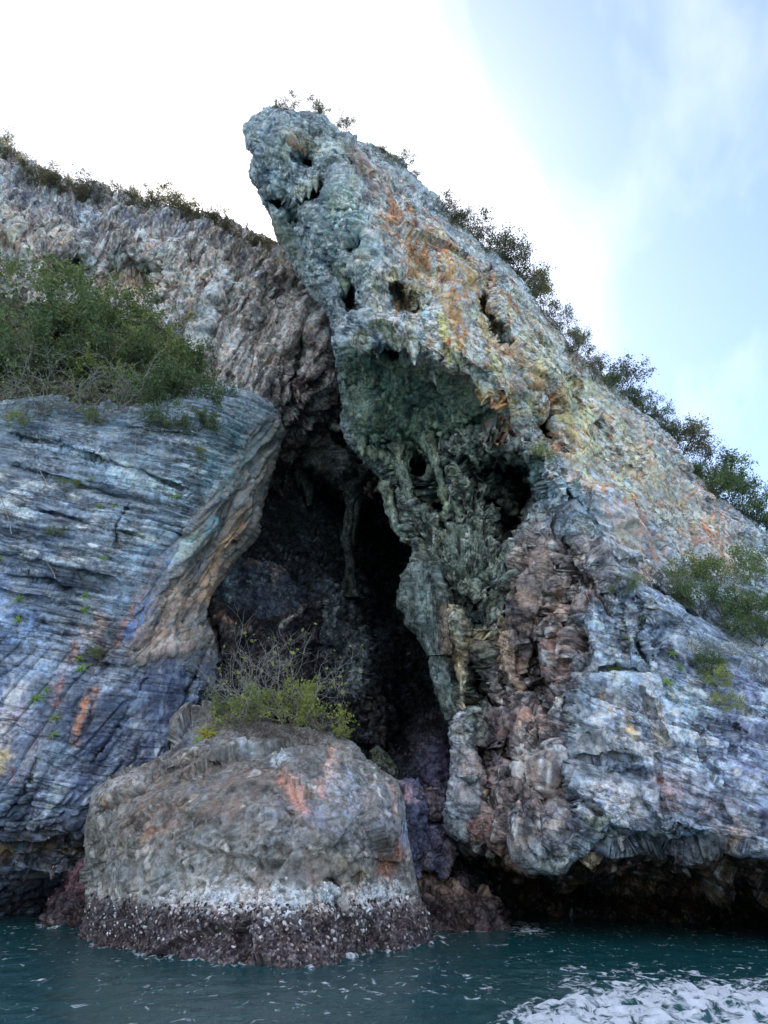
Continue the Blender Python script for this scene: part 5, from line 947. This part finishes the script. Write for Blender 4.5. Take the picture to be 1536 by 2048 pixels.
# unit shrubs are about 1 m in radius; they are scaled to their true size where they grow
kind('dense', 4, 10, 7, 0.75, 0.8, 2, 0.95, 0.020, 6, 0.085, 0.08, 'dark_leaf', 'dark_bark', keep=0.7)
kind('green', 4, 30, 7, 0.75, 0.8, 2, 0.95, 0.014, 5, 0.09, 0.07, 'green_leaf', 'grey_bark', keep=0.65)
kind('twiggy', 3, 50, 8, 0.6, 0.9, 2, 1.05, 0.014, 1, 0.07, 0.05, 'green_leaf', 'grey_bark', gnarl=0.6, keep=0.45)
kind('ridge', 5, 70, 5, 0.9, 0.6, 2, 1.05, 0.022, 5, 0.085, 0.085, 'ridge_leaf', 'dark_bark', gnarl=0.5, keep=0.85)
kind('ridge_yellow', 1, 80, 5, 0.9, 0.6, 2, 1.05, 0.022, 6, 0.09, 0.09, 'yellow_leaf', 'dark_bark', gnarl=0.5)
kind('lime', 3, 90, 6, 0.7, 0.85, 2, 0.95, 0.013, 4, 0.11, 0.06, 'lime_leaf', 'grey_bark', keep=0.5, gnarl=0.5)
kind('bare', 2, 110, 9, 0.7, 0.85, 3, 0.95, 0.009, 1, 0.07, 0.03, 'lime_leaf', 'grey_bark', gnarl=0.5, keep=0.035)
kind('dry', 3, 130, 16, 0.6, 0.8, 2, 0.8, 0.010, 1, 0.06, 0.04, 'dry_leaf', 'brown_bark', gnarl=0.6, keep=0.35)
RND = random.Random(4); CNT = {}
def plant(kd, px, py, rpx, label, mass=None, Y=None, dY=0.0, group=None, cat='shrub', name=None, squash=1.0, sink=0.75):
    """root it where the ground is met at the shrub's foot; rpx is its half-width in the photograph"""
    fx_, fy2 = px, py + rpx * sink
    if Y is None: Y = float(on_face(mass, fx_, fy2)[0][1]) + dY
    base = unproj(fx_, fy2, Y); dist = np.linalg.norm(base - np.array([0, 0, CAMZ])) * math.cos(math.atan2(abs(1024 - fy2), FPX))
    sc = rpx * dist / FPX / 0.92
    CNT[kd] = CNT.get(kd, -1) + 1; b, l = KINDS[kd][CNT[kd] % len(KINDS[kd])]
    tree_ = cat == 'tree'
    e = bpy.data.objects.new(name or ('ridge_tree' if tree_ else 'shrub'), None); C.objects.link(e); e.location = base; e.rotation_euler = (0, 0, RND.uniform(0, 6.28)); e.scale = (sc, sc, sc * squash); e.empty_display_size = 0.2
    obj('trunk' if tree_ else 'branches', b, None, e); obj('crown' if tree_ else 'foliage', l, None, e)
    return tag(e, label, cat, group)
G1 = 'trees along the left ridge'; G2 = 'trees along the tower ridge'; G3 = 'scrub above the left headland'; G4 = 'scrub on the right slope'; G5 = 'bushes on the boulder'
B_ = 'fluted_cliff'
for x, y, r, lb in [(8, 300, 34, 'backlit ridge tree at the far left edge of the skyline'), (52, 335, 36, 'second backlit tree from the left edge on the left ridge'), (98, 366, 30, 'low backlit tree on the left ridge where the skyline stops falling'), (150, 388, 28, 'thin low tree on the left ridge before the round leafy clump'), (200, 386, 40, 'round leafy clump of a tree on the level part of the left ridge'), (248, 392, 30, 'small tree right of the round clump on the left ridge'),
                    (300, 404, 36, 'bushy tree left of the tallest one on the left ridge'), (335, 398, 40, 'tallest backlit tree on the left ridge'), (385, 424, 38, 'golden-edged tree right of the tallest one on the left ridge'), (428, 448, 34, 'spreading tree on the falling part of the left ridge'), (478, 474, 32, 'thin tree near the right end of the left ridge'), (525, 486, 30, 'last tree on the left ridge beside the tower'), (28, 318, 30, 'low scrub tree between the first two trees of the left ridge'), (75, 352, 30, 'low scrub tree just left of where the left skyline stops falling'), (172, 392, 30, 'low scrub tree left against the round leafy clump on the left ridge'), (225, 394, 28, 'low scrub tree right against the round leafy clump on the left ridge'), (275, 400, 30, 'low scrub tree in the dip of the left ridge'), (360, 414, 32, 'low golden scrub tree right under the tallest one on the left ridge'), (406, 438, 30, 'low golden scrub tree on the falling left ridge'), (455, 464, 28, 'low scrub tree left of the thin one near the right end of the left ridge'), (502, 484, 26, 'low scrub tree next to last on the left ridge')]:
    plant('ridge', x, y - 3, r * 1.12, lb, B_, dY=0.4, group=G1, cat='tree', squash=0.7)
for x, y, r, lb, kd in [(580, 204, 23, 'tiny tree on the very top of the tower, leftmost', 'ridge'), (632, 218, 27, 'small tree on the tower top, middle of three', 'ridge'), (692, 252, 25, 'small lone tree on the tower top, rightmost of three', 'ridge'), (797, 318, 30, 'round shrubby tree on the upper tower ridge', 'ridge'), (862, 380, 14, 'bare twig of a tree on the tower ridge', 'bare'),
                        (905, 420, 36, 'leafy tree at the head of the dense row on the tower ridge', 'ridge'), (948, 450, 38, 'second tree of the dense row on the tower ridge', 'ridge'), (1000, 500, 42, 'bluish tree in the middle of the dense row on the tower ridge', 'ridge'), (1038, 535, 40, 'dark tree beside the yellow-lit one on the tower ridge', 'ridge'), (1072, 562, 36, 'yellow-green sunlit tree on the tower ridge', 'ridge_yellow'), (1085, 600, 36, 'tree just below the yellow-green one on the tower ridge', 'ridge'),
                        (1122, 655, 34, 'thin tree halfway down the right ridge', 'ridge'), (1152, 695, 32, 'dark tree below the thin one halfway down the right ridge', 'ridge'), (1185, 738, 30, 'low dark tree left of the big umbrella crown on the right ridge', 'ridge'), (1240, 765, 46, 'big umbrella-crowned tree on the right ridge', 'ridge'), (1282, 800, 32, 'small tree right of the big umbrella crown', 'ridge'), (1330, 848, 32, 'low tree on the right ridge before the golden crown', 'ridge'),
                        (1372, 872, 40, 'dark tree left under the golden crown on the right ridge', 'ridge'), (1394, 862, 20, 'small golden crown on the right ridge', 'ridge_yellow'), (1398, 915, 34, 'tree just below the golden crown', 'ridge'), (1448, 930, 42, 'tall dark tree standing out on the lower right ridge', 'dense'), (1420, 965, 40, 'dark leafy tree hanging on the rock below the lower right ridge', 'dense'), (1478, 990, 44, 'dense dark tree low on the right ridge', 'dense'), (1500, 1020, 36, 'tree below the dense dark one low on the right ridge', 'dense'), (1530, 1052, 32, 'last dark tree at the right edge of the picture', 'dense'), (925, 438, 30, 'low tree between the first two of the dense row on the tower ridge', 'ridge'), (975, 478, 32, 'low tree left of the bluish one in the dense row', 'ridge'), (1020, 522, 32, 'low tree right of the bluish one in the dense row', 'ridge'), (1100, 628, 28, 'low tree under the yellow-green one before the thin tree', 'ridge'), (1138, 678, 26, 'low bush tree between thin and dark tree on the right ridge', 'green'), (1210, 758, 28, 'low bush tree at the left foot of the big umbrella crown', 'dense'), (1262, 792, 26, 'low bush tree at the right foot of the big umbrella crown', 'dense'), (1306, 828, 28, 'low bush tree in the gap right of the umbrella crown', 'dense'), (1350, 866, 28, 'low bush tree left of the golden crown', 'dense'), (1415, 942, 30, 'dark bush tree between golden crown and lower ridge', 'dense'), (1462, 968, 32, 'dark bush tree in the cluster on the lower right ridge', 'dense'), (1515, 1040, 28, 'dark bush tree left of the last one at the right edge', 'dense'), (760, 300, 14, 'tiny bush on the upper tower ridge left of the round one', 'ridge'), (830, 352, 12, 'tiny bush on the upper tower ridge right of the round one', 'ridge')]:
    plant(kd, x, y - r * 0.1, r * 1.08, lb, T, dY=0.3, group=G2, cat='tree', squash=0.95)
S_ = 'hillside'
for x, y, r, lb, kd in [(40, 565, 46, 'slim pale green shrub at the upper left of the scrub', 'green'), (135, 600, 74, 'large green shrub at the top of the scrub under the far wall', 'green'), (215, 640, 66, 'green shrub right of the topmost one in the scrub', 'green'), (50, 650, 76, 'big green shrub at the left edge of the scrub', 'dense'), (310, 640, 48, 'shrub reaching highest on the right side of the scrub', 'green'), (30, 725, 74, 'dark shrub low on the left edge of the scrub', 'dense'),
                        (140, 705, 76, 'dark shrub in the heart of the scrub', 'dense'), (235, 715, 70, 'dense shrub beside the heart of the scrub', 'dense'), (310, 715, 62, 'green shrub right of centre in the scrub', 'green'), (360, 720, 50, 'shrub on the upper right flank of the scrub', 'dense'), (385, 790, 60, 'dense dark shrub at the right end of the scrub above the blue rock', 'dense'), (320, 790, 60, 'dark shrub near the lower right of the scrub', 'dense'),
                        (170, 770, 74, 'grey leafless thicket in the lower middle of the scrub', 'twiggy'), (90, 780, 72, 'pale twiggy thicket low on the left of the scrub', 'twiggy'), (240, 780, 66, 'bare twiggy thicket beside the lower middle of the scrub', 'twiggy'), (15, 800, 60, 'twiggy thicket at the lower left corner of the scrub', 'twiggy'), (200, 690, 66, 'pale twigs standing in front of the heart of the scrub', 'twiggy'), (60, 720, 60, 'pale twigs in front of the dark shrub at the left of the scrub', 'twiggy'), (270, 690, 50, 'bright lime bush right of the pale twigs in the scrub', 'lime'), (120, 640, 40, 'yellowish bush under the topmost shrub of the scrub', 'lime'), (20, 690, 42, 'yellow-green bush at the left edge of the scrub', 'lime'), (350, 700, 34, 'yellow-green bush on the right flank of the scrub', 'lime'), (190, 735, 40, 'yellow-green bush in the middle of the scrub among twigs', 'lime')]:
    plant(kd, x, y - 8, r * 1.1, lb, S_, dY=-0.2 - 0.5 * (kd == 'twiggy'), group=G3, sink=0.6)
LF = 'headland_cliff'
for x, y, r, lb, kd in [(325, 845, 44, 'dark shrub hanging over the brow of the left headland', 'dense'), (395, 842, 34, 'small dark shrub hanging at the right of the headland brow', 'dense'), (390, 905, 20, 'grassy green tuft alone on the headland face below the scrub', 'green'), (280, 870, 34, 'dry brown brush on the headland brow', 'dry'), (375, 885, 26, 'dry tuft beside the grassy one on the headland face', 'dry'), (10, 835, 26, 'yellowish mossy shrub at the left edge of the headland brow', 'lime'),
                        (190, 835, 22, 'small green tuft in the beds of the headland brow', 'green'), (140, 970, 18, 'upper small tuft rooted in the headland beds', 'green'), (165, 1010, 16, 'middle small tuft rooted in the headland beds', 'dry'), (110, 1065, 16, 'lower small tuft rooted in the headland beds', 'green'), (180, 1310, 22, 'brownish tuft on the ledge under the headland flowstone', 'green')]:
    plant(kd, x, y, r, lb, LF, dY=-0.15, group='tufts on the left headland', sink=0.5)
for x, y, r, lb, kd in [(1375, 1150, 40, 'pale shrub at the upper left of the right slope scrub', 'green'), (1440, 1150, 50, 'green shrub at the top of the right slope scrub', 'green'), (1505, 1150, 46, 'bright shrub at the top right of the right slope scrub', 'green'), (1400, 1195, 52, 'dark round shrub at the left of the right slope scrub', 'dense'), (1460, 1215, 60, 'broad dark crowned shrub in the middle of the right slope scrub', 'dense'), (1525, 1215, 50, 'olive shrub at the right edge of the right slope scrub', 'green'),
                        (1520, 1260, 46, 'dark shrub at the right edge below the olive one', 'dense'), (1395, 1290, 40, 'thin twiggy shrub under the crowned one on the right slope', 'twiggy'), (1450, 1300, 46, 'grey twiggy thicket on the shaded right slope', 'twiggy'), (1510, 1310, 46, 'grey twiggy thicket at the right edge of the slope', 'twiggy'), (1445, 1350, 34, 'light green shrub low on the right slope', 'lime'), (1455, 1400, 32, 'lowest light green shrub on the right slope', 'lime'), (1420, 1325, 30, 'dark shrub just above the light green one on the right slope', 'dense'), (1525, 1345, 32, 'small rusty dry shrub at the right edge of the slope', 'dry'),
                        (1255, 1165, 26, 'small tuft at the top of the blue buttress', 'green'), (1310, 1150, 28, 'autumn-tinted small shrub above the blue buttress', 'dry'), (1345, 1165, 30, 'small shrub between buttress top and slope scrub', 'twiggy'), (1092, 898, 22, 'bright lime shrub growing on the free-standing block', 'lime')]:
    plant(kd, x, y, r, lb, T, dY=-0.35, group=G4, sink=0.6)
BD = 'boulder'
for x, y, r, lb, kd, sk in [(575, 1330, 135, 'large bare grey shrub spreading over the boulder with few leaves', 'bare', 0.72), (510, 1365, 100, 'smaller bare grey shrub at the left on the boulder', 'bare', 0.6), (600, 1385, 66, 'bright lime shrub in the middle of the boulder top', 'lime', 0.7), (520, 1405, 56, 'lime green bush at the left on the boulder top', 'lime', 0.7), (465, 1415, 36, 'small green bush at the left end of the boulder top', 'green', 0.7), (640, 1420, 46, 'lime bush at the right on the boulder top', 'lime', 0.7),
                            (560, 1455, 52, 'dry brown brush in the middle on the boulder brow', 'dry', 0.5), (620, 1462, 46, 'dry brown brush right on the boulder brow', 'dry', 0.5), (500, 1455, 42, 'dry brown brush left on the boulder brow', 'dry', 0.5), (683, 1462, 18, 'small green tuft at the right end of the boulder brow', 'lime', 0.6)]:
    plant(kd, x, y, r, lb, BD, dY=-0.1, group=G5, sink=sk)

# rosettes of strap leaves on the rock faces: every blade a leaf of its own
def blade(name, L_, w, arch, n=5):
    V = []
    for i in range(n):
        u = i / (n - 1); ww = w * (0.35 + 1.1 * u - 1.35 * u * u); V += [(-ww, u * L_, arch * L_ * (u - 1.3 * u * u) + 0.15 * ww), (0, u * L_, arch * L_ * (u - 1.3 * u * u)), (ww, u * L_, arch * L_ * (u - 1.3 * u * u) + 0.15 * ww)]
    F = [];
    for i in range(n - 1):
        for j in (0, 1): a = i * 3 + j; F.append([a, a + 1, a + 4, a + 3])
    me = np_mesh(name, np.array(V), [np.array(F)]); set_float(me, 'rnd', np.full(len(V), 0.55)); return me
M['rosette'] = mat_leaf('rosette_leaf', (0.12, 0.24, 0.03), (0.30, 0.46, 0.07), 0.3); M['fern'] = mat_leaf('yellow_fern', (0.26, 0.24, 0.02), (0.50, 0.44, 0.05), 0.3)
bl = blade('leaf', 1.0, 0.13, 0.9); bl.materials.append(M['rosette']); bf = blade('leaf', 1.0, 0.10, 0.6); bf.materials.append(M['fern'])
def rosette(x, y, rpx, mass, label, mesh=bl, n=9, name='rosette_plant', group='strap-leaved rosettes on the cliffs'):
    p, nn = on_face(mass, x, y); dist = np.linalg.norm(p); sc = rpx * dist / FPX
    e = bpy.data.objects.new(name, None); C.objects.link(e); nn = nn / np.linalg.norm(nn); e.location = p - 0.02 * nn + np.array([0, -0.06, 0.02])
    for i in range(n):
        o = obj('leaf', mesh, None, e); a = i * 2.4 + RND.uniform(-.3, .3); s_ = sc * RND.uniform(.75, 1.15)
        o.rotation_euler = (RND.uniform(.15, .75), 0, a); o.scale = (s_, s_, s_); o.rotation_euler.rotate_axis('Z', 0)
    e.rotation_euler = (math.radians(55), 0, 0)
    return tag(e, label, 'plant', group)
for x, y, r, m, lb in [(40, 1205, 15, LF, 'rosette plant at the left edge, upper of two on pale blue rock'), (40, 1247, 14, LF, 'rosette plant at the left edge, lower of two on pale blue rock'), (165, 1340, 17, LF, 'bright rosette plant below the brown patch on the headland'), (158, 1318, 12, LF, 'dull rosette plant just above the bright one on the headland'), (76, 1405, 18, LF, 'biggest bright rosette plant low on the headland'), (96, 1386, 11, LF, 'small rosette plant above the biggest one low on the headland'),
                       (112, 1440, 14, LF, 'rosette plant right below the biggest one low on the headland'), (110, 1475, 12, LF, 'lowest rosette plant on the headland'), (170, 1222, 13, LF, 'rosette plant left of the flowstone on the headland'), (175, 1192, 12, LF, 'rosette plant above the flowstone edge on the headland'), (200, 1018, 12, LF, 'rosette plant high in the headland beds'), (228, 1012, 10, LF, 'small rosette plant beside the one high in the headland beds'), (355, 998, 13, LF, 'rosette plant near the top right of the headland beds'), (208, 1120, 11, LF, 'rosette plant midway up the headland beds'), (2, 1120, 12, LF, 'rosette plant cut by the left edge of the picture'), (185, 965, 11, LF, 'rosette plant under the white bed high on the headland'),
                       (395, 1482, 13, BD, 'green rosette plant beside the yellow fern'), (1268, 1274, 15, T, 'bright rosette plant in the joint of the blue buttress'), (1225, 1335, 22, T, 'largest trailing rosette plant on the blue buttress'), (1300, 1224, 18, T, 'wide rosette plant near the buttress top right'), (1252, 1220, 11, T, 'small rosette plant near the buttress top left'), (1358, 1300, 14, T, 'rosette plant on the right part of the buttress, upper'), (1368, 1330, 11, T, 'rosette plant on the right part of the buttress, lower'), (1338, 1362, 18, T, 'rosette plant in the pale streak of the buttress'), (1346, 1388, 14, T, 'rosette plant trailing just below the one in the pale streak'), (1218, 1286, 10, T, 'tiny rosette plant left of the bright one on the buttress')]:
    rosette(x, y, r, m, lb)
rosette(415, 1462, 26, BD, 'yellow fern clump on the left shoulder of the boulder', bf, 16, 'fern', None)

# dead vines and roots hanging down the headland
def vine(pts, r, mass, label):
    W = []
    for (x, y) in pts:
        p, n = on_face(mass, x, y); W.append(p + np.array([0, -0.12, 0.0]))
    W = np.array(W); V, F = tube(W, [r] * len(W), 5, 3, 0.2, 3.0); V = V + 0.05 * np.stack([perlin(V * 2.5 + i * 7) for i in range(3)], -1)
    me = np_mesh('vine', V, [F]); return tag(obj('hanging_vine', me, M['grey_bark']), label, 'vine', 'dead vines on the headland')
vine([(2, 995), (14, 1020), (22, 1050), (26, 1070)], .022, LF, 'pale dead vine at the left edge of the headland, lower'); vine([(78, 945), (92, 960), (96, 975), (82, 985)], .022, LF, 'looped dead root left on the headland beds'); vine([(275, 880), (272, 910), (268, 940), (266, 985)], .018, LF, 'long straight dead vine hanging below the dry brush')
vine([(85, 1102), (98, 1130), (110, 1148), (113, 1158)], .02, LF, 'short dead vine midway down the headland'); vine([(385, 1420), (386, 1450), (385, 1485)], .016, BD, 'thin pale vine left of the yellow fern')
